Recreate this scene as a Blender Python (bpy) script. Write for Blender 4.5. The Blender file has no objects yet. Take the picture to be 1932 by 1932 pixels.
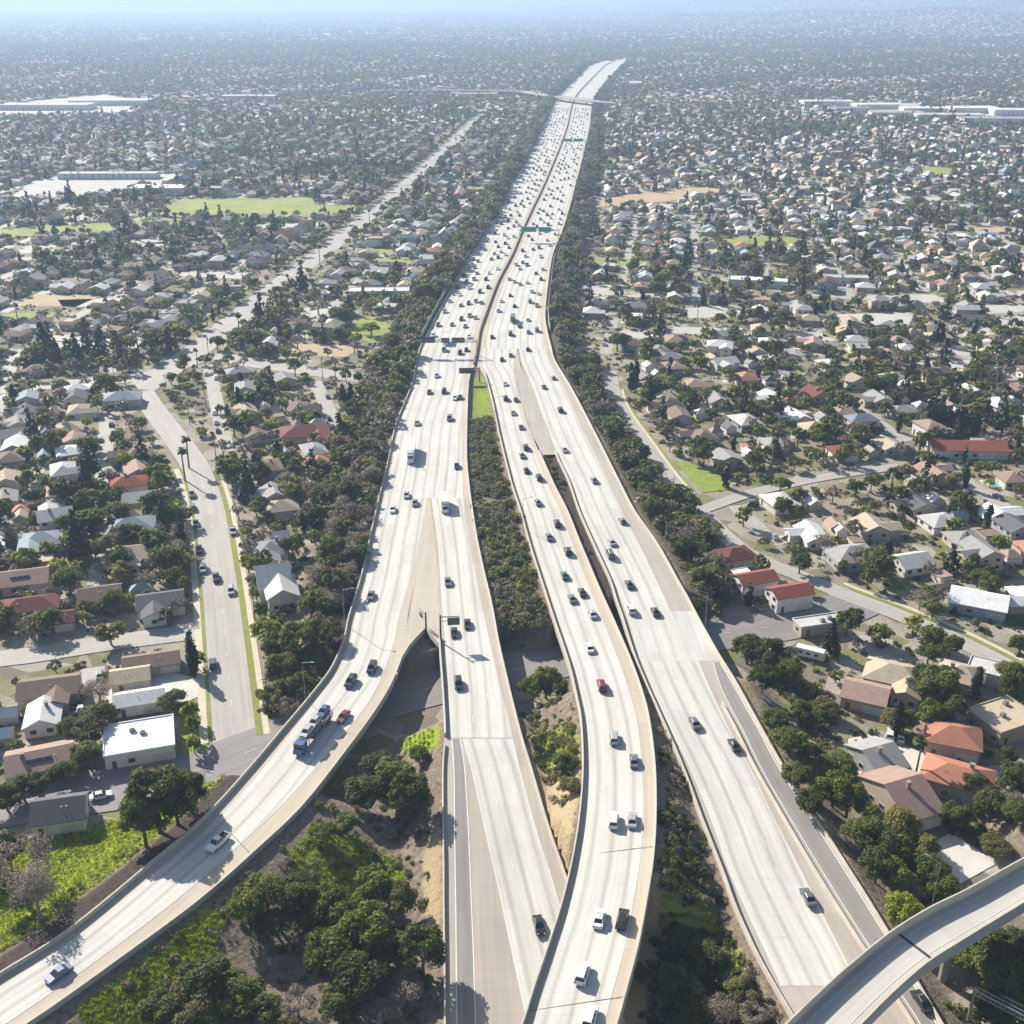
import bpy, math, random
import numpy as np
from mathutils import Vector, Matrix

random.seed(7)
RNG = np.random.default_rng(11)
R = math.radians
scene = bpy.context.scene

# ------------------------------------------------------------------ camera, sky, sun, exposure
H = 158.0                       # helicopter height above the local streets (m)
FPX = 2150.0                    # focal length in units of a 1932 px wide picture
PITCH = math.atan2(961.0, FPX)
cam_d = bpy.data.cameras.new('camera')
cam_d.sensor_width = 36.0
cam_d.lens = 36.0 * FPX / 1932.0
cam_d.clip_start = 1.0
cam_d.clip_end = 60000.0
cam = bpy.data.objects.new('camera', cam_d)
cam.location = (0, 0, H)
cam.rotation_euler = (math.pi / 2 - PITCH, 0, 0)
scene.collection.objects.link(cam)
scene.camera = cam

SUN_EL = R(31)
SUN_AZ = math.atan2(-0.655, 0.755)          # from +Y towards +X
world = bpy.data.worlds.new('World')
scene.world = world
world.use_nodes = True
wn = world.node_tree
bg = wn.nodes['Background']
sky = wn.nodes.new('ShaderNodeTexSky')
sky.sky_type = 'NISHITA'
sky.sun_disc = False
sky.sun_elevation = SUN_EL
sky.sun_rotation = SUN_AZ
sky.altitude = 200
sky.air_density = 1.0
sky.dust_density = 1.5
wn.links.new(sky.outputs[0], bg.inputs[0])
bg.inputs[1].default_value = 0.06

sun_d = bpy.data.lights.new('sun', 'SUN')
sun_d.energy = 5.0
sun_d.angle = R(0.5)
sun_d.color = (1.0, 0.94, 0.84)
sun = bpy.data.objects.new('sun', sun_d)
sdir = Vector((math.sin(SUN_AZ) * math.cos(SUN_EL), math.cos(SUN_AZ) * math.cos(SUN_EL), math.sin(SUN_EL)))
sun.rotation_euler = sdir.to_track_quat('Z', 'Y').to_euler()
sun.location = sdir * 500
scene.collection.objects.link(sun)

vs = scene.view_settings
vs.view_transform = 'Standard'
vs.look = 'None'
vs.exposure = 1.05
vs.gamma = 1.0
vs.use_curve_mapping = False
cy = scene.cycles
cy.use_denoising = True
cy.max_bounces = 5
cy.diffuse_bounces = 2
cy.glossy_bounces = 2
cy.transmission_bounces = 2
cy.volume_bounces = 0
cy.transparent_max_bounces = 8
cy.caustics_reflective = False
cy.caustics_refractive = False
HAZE_DENSITY = 0.00016
SCL = H/125.0

# ------------------------------------------------------------------ pixel <-> place
SP, CP = math.sin(PITCH), math.cos(PITCH)
def G(u, v, z=0.0):
    """direction of a picture point (1932 px frame) cut with the level z"""
    a = (u - 966.0) / FPX
    b = (966.0 - v) / FPX
    ry = CP + b * SP
    rz = -SP + b * CP
    t = (z - H) / rz
    return (a * t, ry * t)
def P(x, y, z=0.0):
    dz = z - H
    d = y * CP - dz * SP
    if d < 1: return (1e6, 1e6, d)
    return (966 + FPX * x / d, 966 - FPX * (y * SP + dz * CP) / d, d)

# ------------------------------------------------------------------ object helpers
COL = scene.collection
def mesh_of(name, verts, faces, mats=(), midx=None, uv=None, smooth=False):
    me = bpy.data.meshes.new(name)
    me.from_pydata([tuple(v) for v in verts], [], [tuple(f) for f in faces])
    for m in mats: me.materials.append(m)
    if midx is not None:
        me.polygons.foreach_set('material_index', np.asarray(midx, dtype=np.int32))
    if uv is not None:
        l = me.uv_layers.new(name='UVMap')
        li = np.zeros(len(me.loops), dtype=np.int32)
        me.loops.foreach_get('vertex_index', li)
        l.data.foreach_set('uv', np.asarray(uv, dtype=np.float32)[li].ravel())
    if smooth:
        me.polygons.foreach_set('use_smooth', np.ones(len(me.polygons), dtype=bool))
    me.update()
    return me
def np_mesh(name, V, Fq, mats=(), midx=None, smooth=False):
    """fast mesh from numpy arrays, all faces with the same number of corners"""
    me = bpy.data.meshes.new(name)
    n = Fq.shape[1]
    me.vertices.add(len(V)); me.vertices.foreach_set('co', V.astype(np.float32).ravel())
    me.loops.add(Fq.size); me.loops.foreach_set('vertex_index', Fq.astype(np.int32).ravel())
    me.polygons.add(len(Fq))
    me.polygons.foreach_set('loop_start', np.arange(0, Fq.size, n, dtype=np.int32))
    me.polygons.foreach_set('loop_total', np.full(len(Fq), n, dtype=np.int32))
    for m in mats: me.materials.append(m)
    if midx is not None: me.polygons.foreach_set('material_index', np.asarray(midx, dtype=np.int32))
    if smooth: me.polygons.foreach_set('use_smooth', np.ones(len(Fq), dtype=bool))
    me.update(); me.validate()
    return me
def link(name, data, parent=None, loc=None, rz=None):
    o = bpy.data.objects.new(name, data)
    COL.objects.link(o)
    if parent is not None: o.parent = parent
    if loc is not None: o.location = loc
    if rz is not None: o.rotation_euler = (0, 0, rz)
    return o
def struct(o, label):
    o['kind'] = 'structure'; o['label'] = label
    return o
def stuff(o, label=None, cat=None):
    o['kind'] = 'stuff'
    if label: o['label'] = label
    if cat: o['category'] = cat
    return o
THINGS = []
def thing(o, look, cat, place, pos, group=None, fixed=None):
    """collect a thing; its final label is made once all look-alikes are known"""
    o['category'] = cat
    if group: o['group'] = group
    THINGS.append((o, look, place, pos, fixed))
    return o
class MB:
    def __init__(s): s.v = []; s.f = []; s.m = []; s.uv = []
    def add(s, vs_, fs, m=0):
        b = len(s.v); s.v += list(vs_)
        for f in fs: s.f.append(tuple(i + b for i in f)); s.m.append(m)
    def box(s, x0, x1, y0, y1, z0, z1, m=0):
        s.add([(x0,y0,z0),(x1,y0,z0),(x1,y1,z0),(x0,y1,z0),(x0,y0,z1),(x1,y0,z1),(x1,y1,z1),(x0,y1,z1)],
              [(3,2,1,0),(4,5,6,7),(0,1,5,4),(1,2,6,5),(2,3,7,6),(3,0,4,7)], m)
    def obox(s, c, ax, hl, hw, z0, z1, m=0):
        """box with centre c, long direction ax, half length, half width"""
        ax = np.array(ax, float); ax /= np.linalg.norm(ax); pr = np.array([-ax[1], ax[0]])
        q = [np.array(c[:2]) + ax*hl*i + pr*hw*j for i, j in ((-1,-1),(1,-1),(1,1),(-1,1))]
        s.add([(p[0],p[1],z0) for p in q] + [(p[0],p[1],z1) for p in q],
              [(3,2,1,0),(4,5,6,7),(0,1,5,4),(1,2,6,5),(2,3,7,6),(3,0,4,7)], m)
    def frustum(s, b, t, m=0):
        """b,t: (x0,x1,y0,y1,z)"""
        s.add([(b[0],b[2],b[4]),(b[1],b[2],b[4]),(b[1],b[3],b[4]),(b[0],b[3],b[4]),
               (t[0],t[2],t[4]),(t[1],t[2],t[4]),(t[1],t[3],t[4]),(t[0],t[3],t[4])],
              [(3,2,1,0),(4,5,6,7),(0,1,5,4),(1,2,6,5),(2,3,7,6),(3,0,4,7)], m)
    def cyl(s, p0, p1, r0, r1, n=8, m=0, cap=True):
        p0 = np.array(p0, float); p1 = np.array(p1, float)
        d = p1 - p0; d /= (np.linalg.norm(d) + 1e-9)
        a = np.cross(d, (0,0,1) if abs(d[2]) < .9 else (1,0,0)); a /= np.linalg.norm(a); b = np.cross(d, a)
        vs_ = []
        for p, r in ((p0, r0), (p1, r1)):
            for k in range(n):
                t = 2*math.pi*k/n
                vs_.append(tuple(p + r*(math.cos(t)*a + math.sin(t)*b)))
        fs = [(k, k+n, (k+1) % n + n, (k+1) % n) for k in range(n)]
        if cap: fs += [tuple(range(n)), tuple(range(2*n-1, n-1, -1))]
        s.add(vs_, fs, m)
    def mesh(s, name, mats, smooth=False): return mesh_of(name, s.v, s.f, mats, s.m, smooth=smooth)
    def build(s, name, mats, parent=None, **k):
        return link(name, s.mesh(name, mats if isinstance(mats, (list, tuple)) else [mats]), parent, **k)

# ------------------------------------------------------------------ materials
def nt(m):
    m.use_nodes = True
    return m.node_tree.nodes, m.node_tree.links
def N(nodes, t, **kw):
    n = nodes.new(t)
    for k, v in kw.items():
        if k.startswith('i_'): n.inputs[k[2:].replace('_', ' ')].default_value = v
        else: setattr(n, k, v)
    return n
def mixc(nodes, links, a, b, f, blend='MIX'):
    n = nodes.new('ShaderNodeMix'); n.data_type = 'RGBA'; n.blend_type = blend
    for s, x in ((6, a), (7, b)):
        if isinstance(x, tuple): n.inputs[s].default_value = (*x[:3], 1)
        else: links.new(x, n.inputs[s])
    if isinstance(f, (int, float)): n.inputs[0].default_value = f
    else: links.new(f, n.inputs[0])
    return n.outputs[2]
def math_n(nodes, links, op, a, b=None, c=None, clamp=False):
    n = nodes.new('ShaderNodeMath'); n.operation = op; n.use_clamp = clamp
    for i, x in enumerate((a, b, c)):
        if x is None: continue
        if isinstance(x, (int, float)): n.inputs[i].default_value = x
        else: links.new(x, n.inputs[i])
    return n.outputs[0]
def ramp(nodes, links, fac, stops, interp='LINEAR'):
    n = nodes.new('ShaderNodeValToRGB'); n.color_ramp.interpolation = interp
    e = n.color_ramp.elements
    while len(e) < len(stops): e.new(0.5)
    for el, (p, c) in zip(e, stops):
        el.position = p; el.color = (*c[:3], 1) if len(c) >= 3 else (c[0],)*3 + (1,)
    links.new(fac, n.inputs[0])
    return n.outputs[0]
def noise_n(nodes, links, scale, vec=None, detail=3, rough=.6):
    n = nodes.new('ShaderNodeTexNoise'); n.inputs['Scale'].default_value = scale
    n.inputs['Detail'].default_value = detail; n.inputs['Roughness'].default_value = rough
    if vec is not None: links.new(vec, n.inputs['Vector'])
    return n.outputs['Fac']
def pos_n(nodes): return nodes.new('ShaderNodeNewGeometry').outputs['Position']
def pm(name, col, rough=.8, var=.25, scale=.8, spec=.3, metal=0.0, orand=0.0, fine=0.0, bump=0.0):
    m = bpy.data.materials.new(name); nodes, links = nt(m)
    p = nodes['Principled BSDF']
    p.inputs['Roughness'].default_value = rough
    p.inputs['Metallic'].default_value = metal
    p.inputs['Specular IOR Level'].default_value = spec
    if var or orand:
        pos = pos_n(nodes)
        n = noise_n(nodes, links, scale, pos, 4)
        f = math_n(nodes, links, 'MULTIPLY_ADD', n, 2*var, 1 - var)
        if fine:
            n2 = noise_n(nodes, links, scale*9, pos, 2)
            f = math_n(nodes, links, 'MULTIPLY', f, math_n(nodes, links, 'MULTIPLY_ADD', n2, 2*fine, 1-fine))
        if orand:
            oi = nodes.new('ShaderNodeObjectInfo')
            f = math_n(nodes, links, 'MULTIPLY', f, math_n(nodes, links, 'MULTIPLY_ADD', oi.outputs['Random'], 2*orand, 1-orand))
        c = mixc(nodes, links, (0, 0, 0), tuple(col), 1.0)
        vm = nodes.new('ShaderNodeVectorMath'); vm.operation = 'SCALE'
        vm.inputs[0].default_value = col[:3]; links.new(f, vm.inputs['Scale'])
        links.new(vm.outputs[0], p.inputs['Base Color'])
        if bump:
            b = nodes.new('ShaderNodeBump'); b.inputs['Strength'].default_value = bump; b.inputs['Distance'].default_value = .15
            links.new(noise_n(nodes, links, scale*6, pos, 4), b.inputs['Height']); links.new(b.outputs[0], p.inputs['Normal'])
    else:
        p.inputs['Base Color'].default_value = (*col[:3], 1)
    return m
def road_mat(name, base, streak=.13, lane=3.66, off=0.0, tint=(1, 1, 1)):
    """ribbed highway pavement: worn wheel paths, oil strip, stained patches, slab joints; UV in metres"""
    m = bpy.data.materials.new(name); nodes, links = nt(m); p = nodes['Principled BSDF']
    p.inputs['Roughness'].default_value = .75; p.inputs['Specular IOR Level'].default_value = .25
    uv = nodes.new('ShaderNodeUVMap').outputs[0]
    sx = nodes.new('ShaderNodeSeparateXYZ'); links.new(uv, sx.inputs[0])
    u, v = sx.outputs[0], sx.outputs[1]
    t = math_n(nodes, links, 'FRACT', math_n(nodes, links, 'MULTIPLY_ADD', u, 1/lane, off))
    d = math_n(nodes, links, 'ABSOLUTE', math_n(nodes, links, 'SUBTRACT', t, .5))       # 0 lane centre .. .5 lane edge
    oil = math_n(nodes, links, 'MULTIPLY', math_n(nodes, links, 'SUBTRACT', .20, d, clamp=True), 4.0, clamp=True)
    mp = nodes.new('ShaderNodeMapping'); mp.inputs['Scale'].default_value = (1.1, .012, 1); links.new(uv, mp.inputs[0])
    n1 = noise_n(nodes, links, 1.0, mp.outputs[0], 4)
    mp2 = nodes.new('ShaderNodeMapping'); mp2.inputs['Scale'].default_value = (.25, .05, 1); links.new(uv, mp2.inputs[0])
    n2 = noise_n(nodes, links, 1.0, mp2.outputs[0], 3)
    n3 = noise_n(nodes, links, 3.0, pos_n(nodes), 3)
    # slabs of slightly different age
    vo = nodes.new('ShaderNodeTexVoronoi'); vo.distance = 'CHEBYCHEV'; vo.inputs['Randomness'].default_value = .15
    mp3 = nodes.new('ShaderNodeMapping'); mp3.inputs['Scale'].default_value = (1/lane, 1/14.0, 1); links.new(uv, mp3.inputs[0])
    links.new(mp3.outputs[0], vo.inputs['Vector']); vo.inputs['Scale'].default_value = 1.0
    sv = nodes.new('ShaderNodeSeparateColor'); links.new(vo.outputs['Color'], sv.inputs[0])
    jv = math_n(nodes, links, 'ABSOLUTE', math_n(nodes, links, 'SUBTRACT', math_n(nodes, links, 'FRACT', math_n(nodes, links, 'MULTIPLY', v, 1/4.8)), .5))
    joint = math_n(nodes, links, 'GREATER_THAN', jv, .487)
    f = math_n(nodes, links, 'MULTIPLY_ADD', oil, -streak, 1.0)
    f = math_n(nodes, links, 'MULTIPLY', f, math_n(nodes, links, 'MULTIPLY_ADD', n1, .46, .77))
    f = math_n(nodes, links, 'MULTIPLY', f, math_n(nodes, links, 'MULTIPLY_ADD', n2, .44, .80))
    f = math_n(nodes, links, 'MULTIPLY', f, math_n(nodes, links, 'MULTIPLY_ADD', n3, .16, .92))
    f = math_n(nodes, links, 'MULTIPLY', f, math_n(nodes, links, 'MULTIPLY_ADD', sv.outputs[0], .10, .95))
    f = math_n(nodes, links, 'MULTIPLY', f, math_n(nodes, links, 'MULTIPLY_ADD', joint, -.12, 1.0))
    c = mixc(nodes, links, tuple(base), tuple(b*t_ for b, t_ in zip(base, tint)), n2)
    vm = nodes.new('ShaderNodeVectorMath'); vm.operation = 'SCALE'
    links.new(c, vm.inputs[0]); links.new(f, vm.inputs['Scale'])
    links.new(vm.outputs[0], p.inputs['Base Color'])
    return m
def leaf_mat(name, stops, trans=.35, nscale=.35):
    m = bpy.data.materials.new(name); nodes, links = nt(m); p = nodes['Principled BSDF']
    p.inputs['Roughness'].default_value = .6; p.inputs['Specular IOR Level'].default_value = .25
    oi = nodes.new('ShaderNodeObjectInfo')
    n = noise_n(nodes, links, nscale, pos_n(nodes), 3)
    n2 = noise_n(nodes, links, nscale*6, pos_n(nodes), 2)
    f = math_n(nodes, links, 'ADD', math_n(nodes, links, 'MULTIPLY', oi.outputs['Random'], .55), math_n(nodes, links, 'MULTIPLY_ADD', n, .8, -.17), clamp=True)
    c = ramp(nodes, links, f, stops)
    vm = nodes.new('ShaderNodeVectorMath'); vm.operation = 'SCALE'
    links.new(c, vm.inputs[0]); links.new(math_n(nodes, links, 'MULTIPLY_ADD', n2, 1.2, .4), vm.inputs['Scale'])
    c = vm.outputs[0]
    links.new(c, p.inputs['Base Color'])
    tr = nodes.new('ShaderNodeBsdfTranslucent'); links.new(c, tr.inputs[0])
    mx = nodes.new('ShaderNodeMixShader'); mx.inputs[0].default_value = trans
    out = nodes['Material Output']
    links.new(p.outputs[0], mx.inputs[1]); links.new(tr.outputs[0], mx.inputs[2]); links.new(mx.outputs[0], out.inputs[0])
    return m

M = {}
M['lane'] = road_mat('lane_concrete', (.53, .515, .475), .34, tint=(.97, .96, .93))
M['lane_far'] = road_mat('lane_concrete_worn', (.51, .495, .455), .14)
M['shoulder'] = road_mat('shoulder_concrete', (.47, .41, .32), .0, tint=(.82, .84, .88))
M['gore'] = road_mat('gore_asphalt', (.40, .36, .30), .0, tint=(.85, .86, .9))
M['asphalt'] = road_mat('ramp_asphalt', (.27, .25, .225), .08, tint=(.85, .86, .9))
M['deck'] = road_mat('overpass_concrete', (.48, .46, .42), .12, lane=4.5, tint=(.92, .92, .93))
M['street'] = road_mat('street_asphalt', (.39, .365, .325), .05, lane=5.0, tint=(.85, .85, .88))
M['street_dark'] = road_mat('shade_toned_street_asphalt', (.24, .222, .21), .05, lane=5.0, tint=(.85, .85, .9))  # shadow below the bridges is mixed into this darker grey
M['barrier'] = pm('barrier_concrete', (.50, .455, .38), .85, .25, .4, fine=.15)
M['median'] = pm('median_shade_brown', (.20, .14, .11), .8, .3, .3)  # dark brown paints in the barrier's shade line and a dark hedge
M['wall'] = pm('retaining_wall_concrete', (.33, .30, .265), .85, .3, .25, fine=.2)
M['joint'] = pm('joint_rubber', (.05, .048, .045), .9, .1)
M['paint'] = pm('road_paint', (.66, .65, .61), .7, .2, .6, fine=.2)
M['ypaint'] = pm('yellow_road_paint', (.62, .44, .08), .7, .2, .6)
M['walk'] = pm('sidewalk_concrete', (.52, .47, .36), .85, .2, .5, fine=.1)
M['drive'] = pm('driveway_concrete', (.55, .52, .47), .85, .3, .12, fine=.15)
M['lawn'] = pm('lawn_grass', (.21, .265, .04), .95, .45, .25, fine=.35, bump=.4)
M['field'] = pm('mown_field_grass', (.25, .28, .07), .95, .55, .05, fine=.4)
M['parkway'] = pm('parkway_grass', (.21, .225, .055), .95, .4, .3, fine=.3)
M['dirt'] = pm('bare_dirt', (.42, .32, .20), .95, .25, .06, fine=.2)
M['lot'] = pm('pale_parking_lot', (.44, .42, .39), .9, .25, .03, fine=.2)
M['pool'] = pm('pool_water', (.04, .38, .46), .08, .05, spec=.5)
M['steel'] = pm('galvanised_steel', (.34, .35, .35), .5, .15, 1.0, metal=.6)
M['darksteel'] = pm('dark_steel', (.05, .05, .052), .5, .1, 1.0, metal=.3)
M['sign_green'] = pm('sign_green', (.012, .30, .21), .4, .12, .5)
M['sign_back'] = pm('sign_back_aluminium', (.10, .105, .11), .5, .15, .8, metal=.4)
M['wood'] = pm('utility_pole_wood', (.10, .075, .055), .9, .2, 1.0)
M['bark'] = pm('bark', (.13, .10, .075), .95, .3, 1.5)
M['palebark'] = pm('pale_bark', (.28, .24, .20), .95, .3, 1.5)
M['glass'] = pm('window_glass', (.03, .035, .042), .08, 0, spec=.6)
M['white'] = pm('white_trim', (.74, .73, .70), .7, .1, 1.0)
M['tyre'] = pm('tyre_rubber', (.02, .02, .02), .9, 0)
M['rim'] = pm('wheel_rim', (.4, .4, .41), .4, 0, metal=.7)
M['lamp'] = pm('lamp_lens', (.75, .75, .72), .2, 0)
M['tail'] = pm('tail_lens', (.35, .02, .02), .3, 0)

LEAF = {
 'oak': leaf_mat('oak_leaves', [(0, (.062, .076, .020)), (.45, (.108, .130, .030)), (.8, (.17, .19, .036)), (1, (.26, .26, .05))], .5),
 'bright': leaf_mat('spring_leaves', [(0, (.22, .26, .02)), (.6, (.30, .33, .03)), (1, (.36, .36, .04))], .4),
 'green': leaf_mat('glossy_leaves', [(0, (.085, .11, .018)), (.5, (.15, .185, .024)), (1, (.26, .29, .035))], .45),
 'olive': leaf_mat('olive_leaves', [(0, (.13, .125, .04)), (.5, (.20, .19, .058)), (1, (.30, .27, .08))], .45),
 'bare': leaf_mat('dry_twigs', [(0, (.17, .135, .105)), (.5, (.26, .21, .165)), (1, (.36, .30, .22))], .3),
 'dark': leaf_mat('conifer_needles', [(0, (.018, .030, .018)), (.5, (.026, .042, .022)), (1, (.045, .062, .028))], .15),
 'palm': leaf_mat('palm_fronds', [(0, (.06, .08, .02)), (1, (.13, .15, .04))], .25),
 'grass': leaf_mat('grass_blades', [(0, (.22, .30, .022)), (.5, (.34, .42, .03)), (1, (.48, .50, .06))], .5),
 'mix': leaf_mat('mixed_leaves', [(0, (.020, .034, .018)), (.3, (.036, .056, .020)), (.55, (.060, .080, .024)), (.72, (.10, .085, .05)), (.88, (.10, .13, .03)), (1, (.20, .22, .035))], .25),
}

# ------------------------------------------------------------------ the roads: traced edges (1932 px frame) + level
def rows_of(table): return [(a, b, c, d, z) for a, b, c, d, z in table]
def hrow(tab, z=None):           # (v, Lu, Ru[, z]) -> pair rows on one picture line
    out = []
    for r in tab:
        out.append((r[1], r[0], r[2], r[0], r[3] if len(r) > 3 else z))
    return out
Z0 = 6.0
AB = [(111,1164,1173,1182),(116,1138,1158,1180),(124,1112,1142,1172),(136,1099,1130,1161),(150,1086,1116,1146),(185,1051,1086,1121),
      (237,1028,1072,1113),(270,1011,1061,1106),(300,996,1049,1099),(350,966,1028,1086),(400,943,1004,1073),(440,917,986,1060),
      (483,888,968,1043),(533,858,942,1035),(591,826,920,1029),(626,808,908,1033),(658,792,903,1041)]
T = {}
T['A'] = hrow([(v, l, m-1, Z0) for v, l, m, r in AB] + [(688,784,896,Z0),(708,781,888,Z0),(740,771,884,Z0),(771,758,883,Z0),(808,744,882,Z0),(871,731,882,Z0),(940,714,889,Z0)])
T['B'] = hrow([(v, m+1, r, Z0) for v, l, m, r in AB])
T['A1'] = [(714,940,810,940,6),(697,1016,797,1016,6),(680,1091,784,1091,6),(657,1166,769,1166,6),(648,1206,768,1206,6),(625,1262,748,1275,6),(588,1312,717,1333,6),
           (533,1378,660,1413,6),(462,1462,574,1523,6),(383,1547,487,1607,6),(270,1644,376,1705,6),(125,1762,222,1819,6),(0,1841,85,1917,6),(-130,1925,-50,2005,6)]
T['A2'] = hrow([(940,811,889,6),(1016,821,901,6),(1078,826,914,6),(1141,829,929,6),(1216,828,943,6),(1303,834,963,6),(1390,838,985,6),
                (1449,834,1003,5.6),(1561,834,1036,4.6),(1636,835,1062,3.6),(1704,835,1086,2.8),(1797,836,1122,2.0),(1932,837,1178,1.4),(2060,838,1232,1.2)])
T['C'] = hrow([(658,904,976,6),(688,900,974,6),(708,914,973,6),(758,928,984,6),(821,941,1004,6),(883,956,1031,6),(921,966,1048,6),(966,981,1071,6),(1028,998,1096,6),
               (1116,1026,1133,6),(1178,1046,1161,6.3),(1253,1071,1193,7),(1316,1086,1215,7.4),(1366,1095,1227,7.9),(1449,1098,1237,8.7),(1536,1092,1239,9.5),(1624,1078,1234,10.2),
               (1711,1057,1220,10.8),(1786,1033,1206,11.2),(1874,1003,1183,11.4),(1932,985,1167,11.5),(2040,943,1133,11.5)])
T['D'] = hrow([(658,978,1041,6),(683,982,1048,6),(733,1000,1078,6),(795,1024,1111,6),(858,1048,1143,6),(908,1071,1168,6),(966,1091,1198,6),(1028,1118,1241,6),(1096,1149,1279,6),
               (1131,1160,1299,6),(1166,1172,1317,6),(1236,1194,1356,6),(1286,1214,1387,5.9),(1351,1243,1423,5.6),(1449,1285,1478,5.0),(1549,1322,1542,4.4),(1649,1361,1606,3.9),
               (1711,1383,1645,3.6),(1786,1416,1690,3.3),(1849,1449,1727,3.1),(1932,1498,1776,3.0),(2050,1568,1846,3.0)])
T['E'] = [(2330,1425,2375,1462,13),(2200,1492,2250,1535,13),(2060,1562,2115,1608,13),(1932,1629,1992,1675,13),(1824,1689,1888,1738,13),(1749,1726,1818,1781,13),(1674,1773,1747,1827,13),
          (1599,1834,1677,1889,13),(1536,1891,1620,1947,13),(1440,1985,1525,2040,13),(1340,2085,1425,2138,13)]
# pavement of the running lanes, a hair above the shoulders
T['A_lane'] = hrow([(v, l+max(.6, (r-l)*.03), m-max(1.2, (r-l)*.06), Z0) for v, l, m, r in AB] + [(688,790,884,Z0),(708,788,876,Z0),(740,778,873,Z0),(771,766,872,Z0),(808,753,871,Z0),(871,741,872,Z0),(940,725,874,Z0)])
T['B_lane'] = hrow([(v, m+max(1.2, (r-l)*.06), r-max(1.0, (r-l)*.05), Z0) for v, l, m, r in AB])
T['A1_lane'] = [(725,940,806,940,6),(708,1016,792,1016,6),(692,1091,775,1091,6),(670,1166,752,1166,6),(662,1206,744,1208,6),(640,1263,722,1272,6),(603,1314,693,1329,6),
           (550,1383,632,1405,6),(479,1471,544,1507,6),(398,1556,457,1590,6),(286,1653,346,1688,6),(141,1771,196,1803,6),(14,1853,63,1897,6),(-117,1938,-70,1985,6)]
T['A2_lane'] = hrow([(940,814,874,6),(1016,825,884,6),(1078,830,896,6),(1141,834,909,6),(1216,840,925,6),(1303,846,946,6),(1392,848,968,6)])
T['A2_lane2'] = hrow([(1394,872,968,6),(1449,888,981,5.6),(1561,913,1011,4.6),(1636,930,1036,3.8),(1704,946,1057,3.2),(1797,966,1086,2.6),(1932,996,1130,2.0),(2060,1024,1172,1.6)])
T['C_lane'] = hrow([(658,911,975,6),(688,910,969,6),(708,921,969,6),(758,935,977,6),(821,949,996,6),(883,965,1020,6),(921,975,1036,6),(966,990,1057,6),(1028,1008,1080,6),
               (1116,1037,1114,6),(1178,1057,1140,6.3),(1253,1082,1170,7),(1316,1098,1191,7.4),(1366,1107,1203,7.9),(1449,1112,1212,8.7),(1536,1107,1214,9.5),(1624,1094,1208,10.2),
               (1711,1074,1194,10.8),(1786,1050,1180,11.2),(1874,1021,1156,11.4),(1932,1004,1140,11.5),(2040,963,1105,11.5)])
T['D_lane'] = hrow([(658,979,1031,6),(683,985,1038,6),(733,1006,1065,6),(795,1028,1092,6),(858,1053,1123,6),(908,1076,1147,6),(966,1098,1174,6),(1028,1127,1207,6),(1096,1158,1239,6),
               (1153,1180,1265,6)])
T['D_bridge'] = hrow([(1153,1180,1309,6),(1200,1194,1334,6),(1247,1208,1358,6)])
T['D_lane2'] = hrow([(1247,1210,1318,6),(1303,1232,1342,5.85),(1378,1266,1377,5.4),(1449,1301,1416,5.0),(1549,1342,1464,4.4),(1644,1375,1512,3.9),(1736,1416,1558,3.5),(1819,1455,1600,3.2),(1860,1473,1620,3.1)])
T['E_lane'] = None

def cr(p0, p1, p2, p3, t):
    return .5*((2*p1) + (-p0+p2)*t + (2*p0-5*p1+4*p2-p3)*t*t + (-p0+3*p1-3*p2+p3)*t**3)
def spline(pts, step):
    pts = np.asarray(pts, float); out = []
    for i in range(len(pts)-1):
        p0 = pts[max(i-1, 0)]; p1 = pts[i]; p2 = pts[i+1]; p3 = pts[min(i+2, len(pts)-1)]
        L = np.linalg.norm(p2[:2]-p1[:2]); n = max(1, int(math.ceil(L/step)))
        # centripetal-ish guard: fall back to linear on very uneven spacing
        l0 = np.linalg.norm(p1[:2]-p0[:2]); l2 = np.linalg.norm(p3[:2]-p2[:2])
        if l0 > 1e-6 and (l0 > 3*L): p0 = p1 - (p1-p0)*(L/l0)
        if l2 > 1e-6 and (l2 > 3*L): p3 = p2 + (p3-p2)*(L/l2)
        for k in range(n): out.append(cr(p0, p1, p2, p3, k/n))
    out.append(pts[-1])
    return np.array(out)
class Rib: pass
def rib(rows, step=3.0):
    w = []
    for (lu, lv, ru, rv, z) in rows:
        l = G(lu, lv, z); r = G(ru, rv, z)
        w.append((*l, *r, z))
    w = np.array(w)
    c = np.column_stack([(w[:, :2]+w[:, 2:4])/2, w])
    s = spline(c, step)
    b = Rib(); b.L = s[:, 2:4]; b.R = s[:, 4:6]; b.Z = s[:, 6]
    b.C = (b.L+b.R)/2
    d = np.gradient(b.C, axis=0); d /= np.linalg.norm(d, axis=1)[:, None]+1e-9
    b.T = d; b.S = np.concatenate([[0], np.cumsum(np.linalg.norm(np.diff(b.C, axis=0), axis=1))])
    b.W = np.abs((b.R-b.L)[:, 0]*d[:, 1]-(b.R-b.L)[:, 1]*d[:, 0])
    return b
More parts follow.
